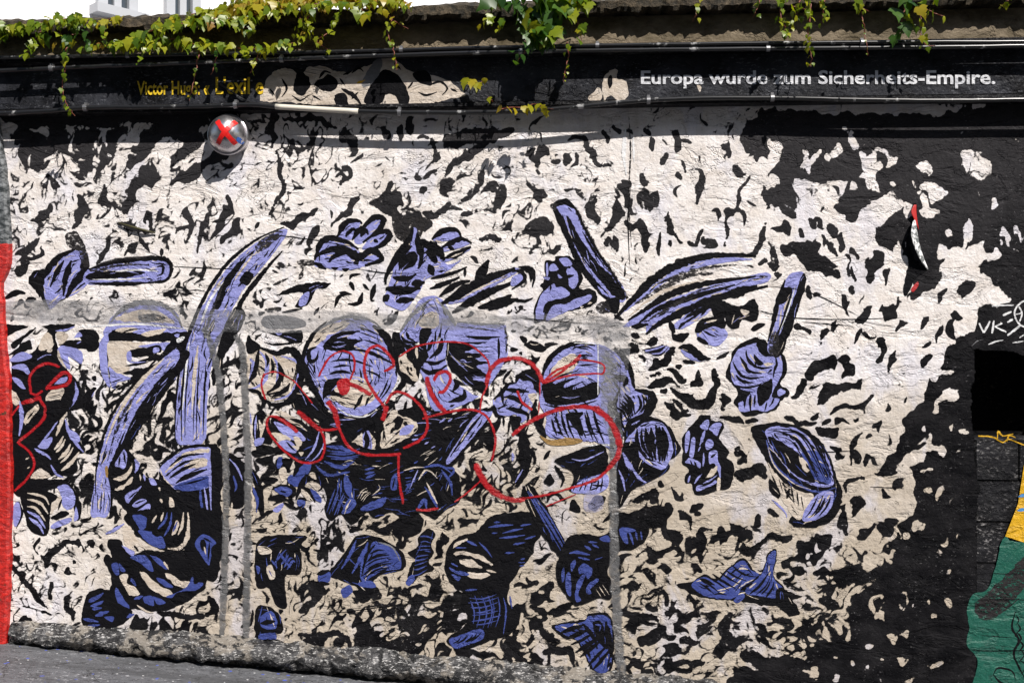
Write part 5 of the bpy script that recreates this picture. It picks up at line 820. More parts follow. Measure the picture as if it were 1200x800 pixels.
motif('painted_fist', 'dark blue fist gripping the lower baton', R4 + ("""
K# 220,210 260,120 330,100 420,110 480,70 560,20 640,70 625,130 560,175 500,185 450,270 465,330 462,405 400,402 330,432 290,430 235,365 208,300""",), (640, 600, 6.667, """
B# 120,470 140,430 142,520 125,542; B# 160,480 190,480 195,642 165,632 150,560; B# 190,410 222,370 232,400 200,462; B# 250,430 300,400 362,450 330,522 300,472 260,482; B# 240,560 280,490 312,480 280,560 252,640 272,680 240,702 225,650; B# 310,600 340,550 400,520 402,547 350,592 352,632 320,632; B~28 180,320 240,310 342,332; B~20 250,350 342,372; B~26 300,260 352,292; B~20 360,250 412,277; B# 420,200 480,180 502,230 440,222; B# 570,140 612,120 642,240 600,222; B~22 650,150 682,252; B~18 700,150 712,217; B~16 740,150 750,212; B# 600,130 640,118 700,140 640,160; C~7 390,600 432,662; C~7 415,580 462,650; C~7 440,565 492,642; B~16 330,230 400,235; B~10 380,370 440,350"""), plain=True)
motif('painted_crumpled_figure', 'small crumpled blue figure beside the silver drip', R4 + ("""
K# 190,530 340,500 360,475 465,490 475,705 435,765 380,750 345,680 300,600 240,585; B# 205,530 330,515 365,485 460,503 465,700 430,755 385,735 355,680 310,600 250,575; K/18*7 220,560 290,540 340,520/ 380,740 420,690 465,640; K# 380,520 410,510 430,540 450,640 400,600; B~10 390,525 415,530 410,555; K~22 440,510 455,600 465,680; K~14 330,520 380,580 400,640""",))
motif('painted_helmet', 'dark blue helmet with a cut neck', M4 + ("""
K# 335,290 400,210 440,150 480,108 560,113 640,148 695,200 698,262 640,285 590,292 550,325 545,400 490,420 480,360 400,320; B# 550,138 620,150 672,200 677,260 600,272 560,290 500,325 490,240 530,180; B~18 470,130 440,200 400,265; B~22 525,140 500,200 450,285; K/9*7 500,310 560,270 640,250/ 530,200 570,180 610,180; G~10 570,138 640,165 676,230; K~10 560,150 520,200 495,300; B# 295,290 345,278 345,322 300,332; K~16 285,290 345,272; K~16 285,335 345,335; B~8 430,210 470,250; B# 400,360 440,340 450,380 410,400; B# 480,330 540,320 560,350 500,350""",))
motif('painted_glove', 'twisted ribbed glove beside the dark helmet', M4 + ("""
K# 760,120 800,78 842,100 822,150 832,190 812,230 832,270 762,300 735,335 713,300 730,240 752,222 708,190 760,160; B/7*9 770,120 795,115 825,125/ 728,290 760,285 805,262; B# 700,330 730,290 745,310 720,345; L~5 790,180 820,185""",))
motif('painted_leg', 'blue ribbed leg and boot beside the silver drips', M4 + ("""
K# 0,160 60,110 230,110 205,160 215,220 205,290 135,300 145,442 90,432 60,360 0,345; C# 8,160 60,165 72,190 20,196; C# 48,262 75,248 88,300 66,312; L~6 60,270 75,300; B/12*4 95,235 130,190 140,180/ 150,270 175,230 185,235; B# 0,250 20,260 10,290; B~14 110,190 160,260; B~10 70,220 100,260
K# 0,450 60,440 110,480 125,560 60,570 0,600; B# 20,490 70,462 97,500 90,545 30,540; K~18 20,520 90,510; B# 20,570 90,565 90,600 20,600; B# 0,640 100,638 132,672 60,692 0,682; K~24 0,615 100,610 150,640""",))
motif('painted_wings', 'folded blue wing shapes on the tan ground', R4 + ("""
K# 770,338 840,325 900,290 960,310 1010,262 1085,212 1130,265 1170,285 1200,190 1240,175 1235,250 1230,300 1290,370 1350,470 1300,485 1250,445 1150,430 1050,415 900,400 820,370
B# 842,342 900,302 960,322 1012,272 1082,224 1120,270 1155,292 1080,350 1040,402 960,400 900,390; K/11*7 865,330 910,355 950,395/ 1030,250 1080,290 1140,305; K~14 880,310 950,340; B# 1092,372 1170,292 1202,202 1238,185 1224,300 1270,360 1240,400 1180,395; K/11*4 1120,380 1170,340 1200,290/ 1190,400 1220,360 1230,330; B# 1040,410 1080,380 1090,400 1060,425; K# 1235,365 1290,365 1345,470 1300,480 1250,440""",))

# ------------------------------------------------------------------ the wall face, painted last round the figures
BIAS[gx < 12] -= 0.6
occ = np.zeros((GH, GW)); sub = OCC[50 + GY0:50 + GY0 + GH, 50 + GX0:50 + GX0 + GW]; occ[:sub.shape[0], :sub.shape[1]] = sub
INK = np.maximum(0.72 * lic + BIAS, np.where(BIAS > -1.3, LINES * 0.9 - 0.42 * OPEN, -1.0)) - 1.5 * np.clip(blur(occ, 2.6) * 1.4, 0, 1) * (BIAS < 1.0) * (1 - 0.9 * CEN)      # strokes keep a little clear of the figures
# wall face: a dense sheet that carries the painted field
st = 1.15; ux = np.arange(-30, 1219, st); uy = np.arange(122, 819, st); NXg, NYg = len(ux), len(uy)
UX, UY = np.meshgrid(ux, uy); xi = np.clip(UX - GX0, 0, GW - 1.001); yi = np.clip(UY - GY0, 0, GH - 1.001); x0 = xi.astype(int); y0 = yi.astype(int); fx, fy = xi - x0, yi - y0
val = INK[y0, x0] * (1 - fx) * (1 - fy) + INK[y0, x0 + 1] * fx * (1 - fy) + INK[y0 + 1, x0] * (1 - fx) * fy + INK[y0 + 1, x0 + 1] * fx * fy
a_ = (UX - 600) / F_PX; b_ = (400 - UY) / F_PX; dx_ = a_ * math.cos(YAW) - math.sin(YAW); dy_ = a_ * math.sin(YAW) + math.cos(YAW); t_ = -CAM_POS.y / dy_
co = np.stack([CAM_POS.x + dx_ * t_, np.zeros_like(t_), CAM_POS.z + b_ * t_], -1).reshape(-1, 3)
ii, jj = np.meshgrid(np.arange(NYg - 1), np.arange(NXg - 1), indexing='ij'); rim = 3.0 * wig2[np.clip(np.rint(UY - GY0).astype(int), 0, GH - 1), np.clip(np.rint(UX - GX0).astype(int), 0, GW - 1)] + 1.5 * wig[np.clip(np.rint(UY - GY0).astype(int), 0, GH - 1), np.clip(np.rint(UX - GX0).astype(int), 0, GW - 1)]
keep = ~((UX[:-1, 1:] > 1143 + rim[:-1, 1:]) & (UY[1:, :-1] > 411 + rim[1:, :-1])) ; aa = (ii * NXg + jj)[keep]
quads = np.stack([aa + NXg, aa + NXg + 1, aa + 1, aa], -1)
me = bpy.data.meshes.new('wall_face'); me.vertices.add(len(co)); me.vertices.foreach_set('co', co.astype(np.float32).ravel())
me.loops.add(quads.size); me.loops.foreach_set('vertex_index', quads.astype(np.int32).ravel()); me.polygons.add(len(quads)); me.polygons.foreach_set('loop_start', (np.arange(len(quads)) * 4).astype(np.int32))
me.update(calc_edges=True); me.materials.append(m_wall); at_ = me.attributes.new('ink', 'FLOAT', 'POINT'); at_.data.foreach_set('value', val.astype(np.float32).ravel())
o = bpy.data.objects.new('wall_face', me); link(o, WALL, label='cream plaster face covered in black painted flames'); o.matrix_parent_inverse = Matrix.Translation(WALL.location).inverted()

# grey overspray, silver drips, red scrawl, white and yellow scribbles
motif('grey_overspray', 'level smear of grey overspray across the mural', (0, 0, 1, """
g# -10,356 60,352 120,352 180,358 180,376 120,380 60,374 -10,374
g# 170,358 240,362 340,364 420,366 420,386 340,390 240,388 170,380; g# 410,366 520,372 640,368 700,370 735,380 735,398 690,395 640,397 560,382 470,384 410,386
g# 2,354 95,353 95,378 2,373; g# 690,372 730,378 738,420 722,470 706,460 700,410; g# 480,356 545,360 590,372 580,384 500,384"""), base=0.002)
for lab, sp in (('silver drip running down past the swung baton', "S=9 238,384 246,400 256,440 262,500 265,560 264,640 262,700 260,745; S~7 246,420 254,400 262,386"), ('wider silver drip ending above the skirting', "S=9.5 276,392 284,410 286,440 289,500 291,560 290,640 289,700 288,750"), ('broad silver drip below the framed helmet', "g=12 712,395 716,430 717,480; S=9 716,470 718,520 719,580; S=12 719,575 720,640 722,700 726,760 732,815")):
    motif('silver_paint_drip', lab, (0, 0, 1, sp), base=0.0022)
motif('red_scrawl', 'looping red spray-painted tag scrawled across the helmets', Fm + ("""
R=11 293,165 340,80 400,46 450,62 462,120 440,182; R# 380,190 420,170 442,190 432,240 402,250 388,230; R=24 410,185 480,215 540,250; R=16 600,140 645,110 620,58 570,20 520,50 508,140 540,220 590,290 612,320; R=26 612,300 605,335 592,370
R=16 610,290 640,243 680,238 740,270 790,330 803,400 770,460 690,500; R=26 800,165 815,230 850,290 890,330; R=18 835,185 850,152 895,142 912,175 885,230 855,238; R=13 780,362 860,340 950,322 1020,320 1080,350 1112,410 1122,480 1104,560; R=10 670,72 740,28 830,6 920,2 1000,15 1070,70 1092,112 1085,200 1060,260 1050,325; R=24 1080,205 1095,140 1140,92 1200,80; R=34 1030,570 1060,640 1110,700 1160,730; R=26 1150,722 1200,742 1260,740; R=9 1055,650 1000,700 930,752
R=26 195,325 250,375 300,412; R=14 290,410 330,415 385,408; R=30 335,280 370,330 385,400; R=16 385,395 425,480 480,520 560,532 680,526; R=13 190,420 90,352 52,370 62,425 120,500 200,560 260,567 308,545 322,470 295,400; R=20 90,350 150,385 195,425; R=11 40,150 25,200 45,272; R=8 30,160 90,142 170,180 210,222 265,290; R=14 668,530 670,640 690,760; R=14 750,785 800,790 855,780""",), Gm + ("""
R=24 0,76 60,86 110,122 145,190; R=14 140,195 235,140 322,62; R=14 322,60 290,100 200,140 150,190; R=10 150,195 260,162 380,150 425,150 430,112 380,92 300,86; R=22 0,440 60,392 160,338 280,306 390,312; R=34 380,308 450,360 490,430 508,500; R=28 505,480 495,540 450,595; R=16 460,590 400,642 330,670; R=12 340,668 260,690 140,722 0,742; R=7 300,715 200,755 160,772; R=14 25,230 45,280 95,320; R~10 130,180 132,260; R~9 128,280 124,340""",), base=0.0024)
motif('red_scrawl', 'dark red looped scribble over the goggled figure', X8 + ("""
R=30 290,640 278,500 340,410 450,365 560,400; R=40 430,610 520,510 600,452 660,482 640,550 540,590 460,600; R=44 200,735 300,712 385,680; R=26 280,640 340,660 400,620""",), E + ("""
R=16 180,260 212,320 190,380 85,470; R=14 80,470 140,520 160,580 120,650 68,700; R=12 90,300 50,360 50,420""",), base=0.0024)
motif('white_scribble', 'white letters VK and a scribbled bulb on black', (1110, 350, 13.333, """
W=34 500,380 570,530 ; W=34 575,530 670,350; W=36 730,340 700,540; W=28 740,440 860,380; W=28 750,440 925,520; W=30 1260,20 1180,45 1100,110 1050,230 1100,360 1180,430 1290,420; W=26 1120,120 1170,230 1130,360; W=20 1060,245 1170,225; W=36 870,260 1005,200; W=36 940,370 1030,320; W=36 940,575 1050,490 1150,410; W=24 700,115 830,105 1040,100; W~26 640,715 760,670 880,645; W~20 1020,690 1200,660; W=20 1130,610 1200,560; G~16 380,740 470,660 560,640"""), base=0.0024)
motif('yellow_scribble', 'thin yellow scribble on the sill of the niche', (900, 400, 4, """
Y=6 985,442 1050,447 1100,472 1130,458 1200,484 1290,500; Y~8 1075,462 1080,420 1100,442 1150,432; Y~7 1120,470 1130,440 1160,450"""), base=0.002, depth=0.004)
motif('painted_green_figure', 'green and yellow painted figure beside the black field', (0, 0, 1, """
E# 1178,628 1168,660 1157,690 1140,696 1133,715 1136,735 1133,755 1146,775 1140,815 1180,830 1420,830 1420,600 1210,634; Y! 1200,545 1193,590 1178,628 1215,640 1420,640 1420,500 1215,520
I~4 1193,582 1205,578; I~4 1192,598 1206,596; D# 1216,640 1190,662 1166,686 1148,704 1150,724 1172,716 1190,700 1216,664; D/4*5 1150,700 1170,690 1195,672/ 1150,724 1172,718 1196,700; K~3 1190,716 1186,735 1194,750 1188,765 1196,785 1205,800; K~2.5 1164,790 1170,782 1186,786 1190,796; K~2.5 1164,790 1174,800 1190,806; K/2*6 1190,720 1195,728 1190,734/ 1196,772 1202,778 1197,786; D# 1142,706 1165,700 1170,720 1150,726
K/1.2*4 1140,660 1180,661 1240,660 / 1134,800 1180,801 1240,800"""), base=0.0012)

# joint in the render and long hair cracks
motif('plaster_crack', 'upright joint with ridged filler in the upper plaster', (0, 0, 1, """
W~5 733,150 731,180 734,205; D~3 737,136 739,180 737,230 740,290; W~3 742,160 743,190; K~1.6 739,220 736,260 738,310; D~1.5 727,420 726,500"""), base=0.0014)
motif('plaster_crack', 'long level hair cracks through the mural', (0, 0, 1, """
K~1.2 200,312 240,314 300,316; K~1.1 300,273 360,280 430,292; K~1.3 420,315 455,320 500,320; K~1.2 900,335 950,343 1010,372; K~1.1 880,362 930,372 990,374 1060,372; K~1.2 855,356 890,368; K~1 600,372 700,380; K~1.1 940,377 1000,382; K~1 190,340 240,340; K~1 1020,570 1060,572; K~1.2 960,530 1000,528; K~1 380,720 470,708 520,706; K~1 1150,744 1190,747"""), base=0.0016)

# the band: old cream patches, then the lettering
motif('painted_band_patch', 'cream patches of the mural running up onto the black band', (0, 0, 1, """
C# 305,118 312,95 322,84 332,80 345,84 350,96 360,80 378,78 400,85 430,78 452,68 470,75 482,84 520,92 538,105 545,112 520,118 480,124 430,126 380,124 340,120
K# 350,84 364,96 356,112 344,106; K# 368,100 384,88 396,96 388,108; K# 428,112 446,84 460,84 474,98 480,122 470,124 462,112 452,112 446,122 430,122; K~6 400,104 414,112 424,124; K# 392,112 404,110 408,124 394,124; G# 424,96 440,70 448,72 444,88 430,102; K~3 502,100 516,96 524,104 518,112; K~3 402,88 412,84; Y~3 418,98 428,94; K# 484,86 500,84 506,100 490,96
C# 690,116 700,104 706,110 702,120; C# 708,118 706,98 712,84 722,82 724,92 734,96 736,112 728,120 716,112; K# 712,94 716,88 718,98 714,104; C# 816,98 822,102 820,108
K~3 330,92 336,104 330,114; K~2.5 342,112 352,118 362,112; K~3 374,92 380,84 388,86; K~2.5 398,92 404,100; K~3 412,86 420,80 426,84; K~2.5 316,104 322,112; K~3 490,108 500,112 512,108; K~2.5 528,104 536,108; K~3 462,74 470,82; K~3 484,96 478,104; K~2.5 366,112 376,118; K~3 412,116 420,108"""), depth=Y_BAND, base=0.0006, plain=True)
def lettering(name, text, label, px0, px1, py, h_px, mat, squash=1.0, bold=0.0, depth=Y_BAND, lean=0.0):
    cu = bpy.data.curves.new(name, 'FONT'); cu.body = text; cu.size = 1.0; cu.offset = bold; cu.resolution_u = 3; cu.fill_mode = 'FRONT'
    o = bpy.data.objects.new(name + '_curve', cu); COL.objects.link(o); dg = bpy.context.evaluated_depsgraph_get()
    me = bpy.data.meshes.new_from_object(o.evaluated_get(dg)); bpy.data.objects.remove(o)
    co = np.array([v.co[:] for v in me.vertices]); x0, x1 = co[:, 0].min(), co[:, 0].max(); cap = 0.70
    a, b2 = P(px0, py, depth), P(px1, py, depth); sxx = (b2.x - a.x) / (x1 - x0); szz = h_px * MPP((px0 + px1) / 2) / cap
    for v in me.vertices:
        fx = (v.co.x - x0) * sxx; v.co = (a.x + fx, depth - 0.004, a.z + (b2.z - a.z) * fx / (b2.x - a.x) + v.co.y * szz)
    me.materials.clear(); me.materials.append(mat); o = bpy.data.objects.new(name, me); link(o, WALL, label=label); o.matrix_parent_inverse = Matrix.Translation(WALL.location).inverted()
m_wl = paint('white_lettering_paint', (0.72, 0.73, 0.76), (0.45, 0.46, 0.50), 0.5, -0.1, 0.0, 0); m_yl = paint('yellow_lettering_paint', (0.85, 0.58, 0.02), (0.66, 0.44, 0.015), 0.5, -0.3, 0.0, 0)
lettering('white_lettering', 'Europa wurde zum Sicherheits-Empire.', 'bold white sentence lettered on the black band', 751, 1166, 98.5, 15.5, m_wl, bold=0.022)
lettering('yellow_lettering', 'Victor Hugo: \u00ab', 'bold yellow author name lettered on the black band', 161, 246, 111, 15, m_yl, bold=0.018)
lettering('yellow_lettering', "L'exil e", 'larger bold yellow words ending under cream paint', 253, 309, 110, 18.5, m_yl, bold=0.02)

# ------------------------------------------------------------------ torn flap and splinter on the wall
m_flapw, nt, b = node_mat('torn_paper_white'); n1 = noise_n(nt, pos(nt), 60, 4, 0.6)
nt.links.new(mixc(nt, ramp(nt, n1, [(0.45, 0), (0.56, 1)]), (0.12, 0.13, 0.13), (0.70, 0.70, 0.70)), b.inputs['Base Color']); b.inputs['Roughness'].default_value = 0.6
m_flapr, nt, b = node_mat('torn_paper_red'); b.inputs['Base Color'].default_value = (0.40, 0.012, 0.010, 1); b.inputs['Roughness'].default_value = 0.5
motif('flap_shadow', 'torn flap shadow painted in black', (0, 0, 1, "K# 1068,262 1064,278 1068,296 1076,308 1087,316 1074,326 1063,346 1058,337 1064,312 1062,286; R# 1068,338 1075,330 1076,335 1070,342; K# 1069,242 1073,238 1075,246 1073,256 1069,252"), base=0.0024)  # flat black stands for the flap's cast shadow; the red is a scrap
def sheet(name, left, right, bulge, mat, label):
    Lp = catmull(left, 6); Rp = catmull(right, 6); n = len(Lp); V = []; Fc = []; k = 5
    for i in range(n):
        for j in range(k + 1):
            t = j / k; q = Lp[i] * (1 - t) + Rp[i] * t; u = i / (n - 1)
            V.append(P(q[0], q[1], -0.004 - bulge * math.sin(math.pi * min(1, 0.12 + 0.88 * u)) * (0.35 + 0.9 * (1 - t))))
    for i in range(n - 1):
        for j in range(k): a = i * (k + 1) + j; Fc.append((a, a + k + 1, a + k + 2, a + 1))
    o = mesh_obj(name, V, Fc, mat, WALL, smooth=True, label=label); md = o.modifiers.new('thick', 'SOLIDIFY'); md.thickness = 0.002
sheet('torn_flap', [(1070, 259), (1068, 273), (1071, 287), (1078, 303), (1087, 316)], [(1073, 257), (1075, 272), (1078, 287), (1083, 303), (1088, 315)], 0.04, m_flapw, 'curled white flap of torn poster layers')
sheet('torn_flap', [(1071, 240), (1068, 248), (1071, 256), (1075, 266)], [(1074, 240), (1074, 248), (1075, 258), (1077, 270)], 0.012, m_flapr, 'red inner layer of the torn flap')
m_wood, nt, b = node_mat('dark_splinter'); b.inputs['Base Color'].default_value = (0.05, 0.045, 0.015, 1)
tube([P(139, 261, -0.012), P(155, 266, -0.02), P(170, 270, -0.02), P(182, 273, -0.008)], [0.004, 0.006, 0.006, 0.003], 6, 'splinter', m_wood, WALL, label='thin dark splinter stuck to the wall')

# ------------------------------------------------------------------ cables
m_cab, nt, b = node_mat('black_cable'); n1 = noise_n(nt, pos(nt, (1, 1, 1)), 14, 4, 0.6)
nt.links.new(mixc(nt, ramp(nt, n1, [(0.60, 0), (0.66, 1)]), (0.012, 0.012, 0.013), (0.30, 0.30, 0.30)), b.inputs['Base Color']); b.inputs['Roughness'].default_value = 0.28; b.inputs['Specular IOR Level'].default_value = 0.7
m_cabw, nt, b = node_mat('cream_painted_cable'); b.inputs['Base Color'].default_value = (0.62, 0.58, 0.50, 1); b.inputs['Roughness'].default_value = 0.5
m_clip, nt, b = node_mat('galvanised_clip'); b.inputs['Base Color'].default_value = (0.25, 0.25, 0.26, 1); b.inputs['Metallic'].default_value = 0.7; b.inputs['Roughness'].default_value = 0.4
def cable(pts, r, y, name, label, clips=(), painted=None):
    c = [np.array(q) for q in catmull(pts, 8)]
    root = empty(name, P(pts[0][0], pts[0][1], y), label, 'cable', None)
    tube([P(q[0], q[1] + RNG.randn() * 0.12, y) for q in c], r, 8, 'sheath', m_cab, root)
    if painted:
        seg = [q for q in c if painted[0] <= q[0] <= painted[1]]
        tube([P(q[0], q[1], y) for q in seg], r * 1.12, 8, 'painted_sleeve', m_cabw, root)
    xs_ = np.array([q[0] for q in c]); ys_ = np.array([q[1] for q in c])
    for cx in clips:
        cy = np.interp(cx, xs_, ys_); p = P(cx, cy, y); bm = bmesh.new()
        bmesh.ops.create_cone(bm, cap_ends=True, segments=12, radius1=r * 1.45, radius2=r * 1.45, depth=0.018, matrix=Matrix.Translation(p) @ Matrix.Rotation(math.pi / 2, 4, 'Y'))
        bmesh.ops.create_cube(bm, size=1.0, matrix=Matrix.Translation(p + Vector((0, r * 1.2, r * 1.2))) @ Matrix.Diagonal((0.014, r * 2.4, r * 2.0, 1)))
        bm_obj('clip', bm, m_clip, root)
cable([(-60, 69), (0, 68), (200, 64.5), (400, 60.5), (600, 55.5), (800, 52), (1000, 50), (1200, 49), (1280, 48)], 0.010, -0.150, 'cable_upper'.replace('_upper', ''), 'glossy black cable, upper of the pair along the ledge', (150, 470, 700, 1010))
cable([(-60, 85), (0, 83), (90, 79), (170, 76), (300, 71), (400, 67), (600, 61), (800, 58), (1000, 56.5), (1200, 54), (1280, 53)], 0.011, -0.152, 'cable', 'glossy black cable, lower of the pair along the ledge', (60, 330, 610, 900))
cable([(-60, 134), (0, 133), (60, 130), (90, 127), (130, 126), (230, 125), (290, 123), (330, 125.5), (420, 130.5), (500, 132), (600, 131), (660, 127), (730, 120), (800, 116), (900, 115), (1000, 117), (1100, 118), (1200, 117), (1280, 117)], 0.0125, -0.106, 'cable', 'sagging black cable along the foot of the lettering band, partly painted cream', (100, 276, 468, 760, 905), (322, 421))
cable([(258, 99), (272, 108), (288, 118), (310, 124), (330, 128)], 0.004, -0.085, 'wire', 'thin grey wire drooping from the band to the sagging cable')

# ------------------------------------------------------------------ the chrome dome with the red cross
LC = P(271, 160); LR = 22.8 * MPP(271)
LAMP = empty('dome_lamp', LC, 'chrome dome lamp with a red painted cross fixed under the band', 'lamp')
m_chr, nt, b = node_mat('tarnished_chrome'); n1 = noise_n(nt, pos(nt), 18, 4, 0.6)
nt.links.new(mixc(nt, ramp(nt, n1, [(0.35, 0), (0.7, 1)]), (0.52, 0.49, 0.50), (0.72, 0.70, 0.72)), b.inputs['Base Color']); b.inputs['Metallic'].default_value = 0.95
nt.links.new(ramp(nt, n1, [(0.3, 0.20), (0.7, 0.42)]), b.inputs['Roughness'])
m_redx, nt, b = node_mat('red_tape'); b.inputs['Base Color'].default_value = (0.62, 0.012, 0.01, 1); b.inputs['Roughness'].default_value = 0.4
m_blued, nt, b = node_mat('blue_dot'); b.inputs['Base Color'].default_value = (0.03, 0.12, 0.45, 1)
def lathe(name, prof, mat, seg=48, **kw):
    V = []; Fc = []
    for r, d in prof:
        for k in range(seg): a = 2 * math.pi * k / seg; V.append((LC.x + r * math.cos(a), -d, LC.z + r * math.sin(a)))
    for i in range(len(prof) - 1):
        for k in range(seg): a, b2 = i * seg + k, i * seg + (k + 1) % seg; Fc.append((a, b2, b2 + seg, a + seg)[::-1])
    return mesh_obj(name, V, Fc, mat, LAMP, smooth=True, **kw)
DH = 0.095; D0 = 0.058
def dome_pt(a, b2, lift=0.0):     # a, b2 in units of the radius
    r = min(1.0, math.hypot(a, b2)); d = D0 + 0.002 + DH * math.sqrt(max(0, 1 - r * r)) ** 1.0
    return Vector((LC.x + a * LR * 0.94, -d - lift, LC.z + b2 * LR * 0.94))
lathe('base_ring', [(LR * 0.98, 0.0), (LR * 0.98, D0 - 0.016), (LR * 1.03, D0 - 0.012), (LR * 1.04, D0 - 0.002), (LR * 1.0, D0 + 0.006), (LR * 0.95, D0 + 0.006), (LR * 0.93, D0 - 0.001)], m_chr)
lathe('dome', [(LR * 0.94 * math.cos(t), D0 + DH * math.sin(t)) for t in np.linspace(0, math.pi / 2 - 0.001, 18)], m_chr)
def dome_bar(name, a0, b0, a1, b1, w, mat, lift):
    V = []; Fc = []; n = 10; dx, dy = a1 - a0, b1 - b0; l = math.hypot(dx, dy); nx_, ny_ = -dy / l, dx / l
    for i in range(n + 1):
        t = i / n; ww = w * (1 + 0.1 * math.sin(i * 2.3))
        for s in (-1, 0, 1): V.append(dome_pt(a0 + dx * t + nx_ * ww * s, b0 + dy * t + ny_ * ww * s, lift))
    for i in range(n):
        for j in range(2): q = 3 * i + j; Fc.append((q, q + 1, q + 4, q + 3))
    o = mesh_obj(name, V, Fc, mat, LAMP); md = o.modifiers.new('thick', 'SOLIDIFY'); md.thickness = 0.0015; md.offset = 0
dome_bar('red_cross_bar', -0.28, 0.56, 0.62, -0.62, 0.13, m_redx, 0.003); dome_bar('red_cross_bar', 0.66, 0.54, -0.26, -0.64, 0.12, m_redx, 0.005)
V = [dome_pt(0.80, -0.42, 0.003)] + [dome_pt(0.80 + 0.11 * math.cos(t), -0.42 + 0.15 * math.sin(t), 0.003) for t in np.linspace(0, 2 * math.pi, 12, endpoint=False)]
mesh_obj('blue_dot', V, [(0, 1 + k, 1 + (k + 1) % 12) for k in range(12)], m_blued, LAMP)

# ------------------------------------------------------------------ ivy
def leaf_mesh(name, lobes, seed):
    r = random.Random(seed)
    out = {3: [(0, 0), (0.18, -0.10), (0.36, -0.02), (0.50, 0.22), (0.30, 0.34), (0.34, 0.50), (0.16, 0.66), (0, 1.0)], 1: [(0, 0), (0.20, -0.04), (0.36, 0.16), (0.37, 0.40), (0.28, 0.62), (0.14, 0.82), (0.05, 0.95), (0, 1.05)],
           5: [(0, 0.02), (0.16, -0.14), (0.34, -0.10), (0.28, 0.10), (0.54, 0.22), (0.30, 0.42), (0.24, 0.60), (0, 1.0)]}[lobes]
    pts = [(x * (0.9 + 0.2 * r.random()), y) for x, y in out]; V = []; Fc = []
    for i, (x, y) in enumerate(out):
        fold = 0.10; drop = -0.30 * y * y
        V.append((0, y * 0.98, drop))
        for sgn in (-1, 1):
            xx = pts[i][0] * sgn; V.append((xx, y, drop + fold * abs(xx) - 0.35 * xx * xx + 0.03 * r.uniform(-1, 1)))
    for i in range(len(out) - 1):
        a, c2 = 3 * i, 3 * (i + 1); Fc.append((a, c2, c2 + 1, a + 1)); Fc.append((a, a + 2, c2 + 2, c2))
    me = bpy.data.meshes.new(name); me.from_pydata(V, [], Fc); me.polygons.foreach_set('use_smooth', [True] * len(Fc)); me.update(); return me
def leaf_mat(name, c0, c1, c2, trans=0.45):
    m, nt, b = node_mat(name); oi = nt.nodes.new('ShaderNodeObjectInfo')
    n1 = noise_n(nt, pos(nt), 3, 3, 0.6)
    c = ramp(nt, oi.outputs['Random'], [(0.0, c0), (0.55, c1), (1.0, c2)]); c = mixc(nt, math_n(nt, 'MULTIPLY', n1, 0.35), c, tuple(q * 0.4 for q in c0))
    nt.links.new(c, b.inputs['Base Color']); b.inputs['Roughness'].default_value = 0.38
    tr = nt.nodes.new('ShaderNodeBsdfTranslucent'); nt.links.new(mixc(nt, 1.0, c, (1.35, 1.25, 0.35), 'MULTIPLY'), tr.inputs[0])
    mx = nt.nodes.new('ShaderNodeMixShader'); mx.inputs[0].default_value = trans; nt.links.new(b.outputs[0], mx.inputs[1]); nt.links.new(tr.outputs[0], mx.inputs[2])
    nt.links.new(mx.outputs[0], nt.nodes['Material Output'].inputs[0]); return m
m_leaf = leaf_mat('ivy_leaf', (0.08, 0.16, 0.008), (0.22, 0.29, 0.012), (0.40, 0.40, 0.018)); m_leafd = leaf_mat('deep_green_ivy_leaf', (0.03, 0.09, 0.012), (0.05, 0.13, 0.015), (0.08, 0.17, 0.02)); m_leafy = leaf_mat('yellowing_ivy_leaf', (0.30, 0.32, 0.015), (0.42, 0.34, 0.015), (0.38, 0.18, 0.04))
m_stem, nt, b = node_mat('reddish_stem'); b.inputs['Base Color'].default_value = (0.16, 0.04, 0.02, 1)
LEAVES = {}
for mk, mm in (('n', m_leaf), ('d', m_leafd), ('y', m_leafy)):
    LEAVES[mk] = []
    for q, lb in enumerate((3, 3, 5, 1)):
        me = leaf_mesh('leaf_%s%d' % (mk, q), lb, 40 + q); me.materials.append(mm); LEAVES[mk].append(me)
LR_ = random.Random(3)
BATCH = []
def put_leaf(root, p, size, kind='n', flat=False):
    me = LR_.choice(LEAVES[kind][:3] if size > 0.045 else LEAVES[kind])
    # tip hangs down and outwards, face to the street and the sky
    rx = math.radians(LR_.gauss(-62 if not flat else -25, 22)); rz = math.radians(LR_.gauss(0, 38)); ry = math.radians(LR_.gauss(0, 30))
    M = Matrix.Rotation(rz, 4, 'Z') @ Matrix.Rotation(math.pi, 4, 'Z') @ Matrix.Rotation(rx, 4, 'X') @ Matrix.Rotation(ry, 4, 'Y')
    s = size * LR_.uniform(0.8, 1.45)
    BATCH.append((s - 0.25 * p[1], me, Matrix.Translation(Vector(p) - root.location) @ M @ Matrix.Diagonal((s, s, s, 1))))
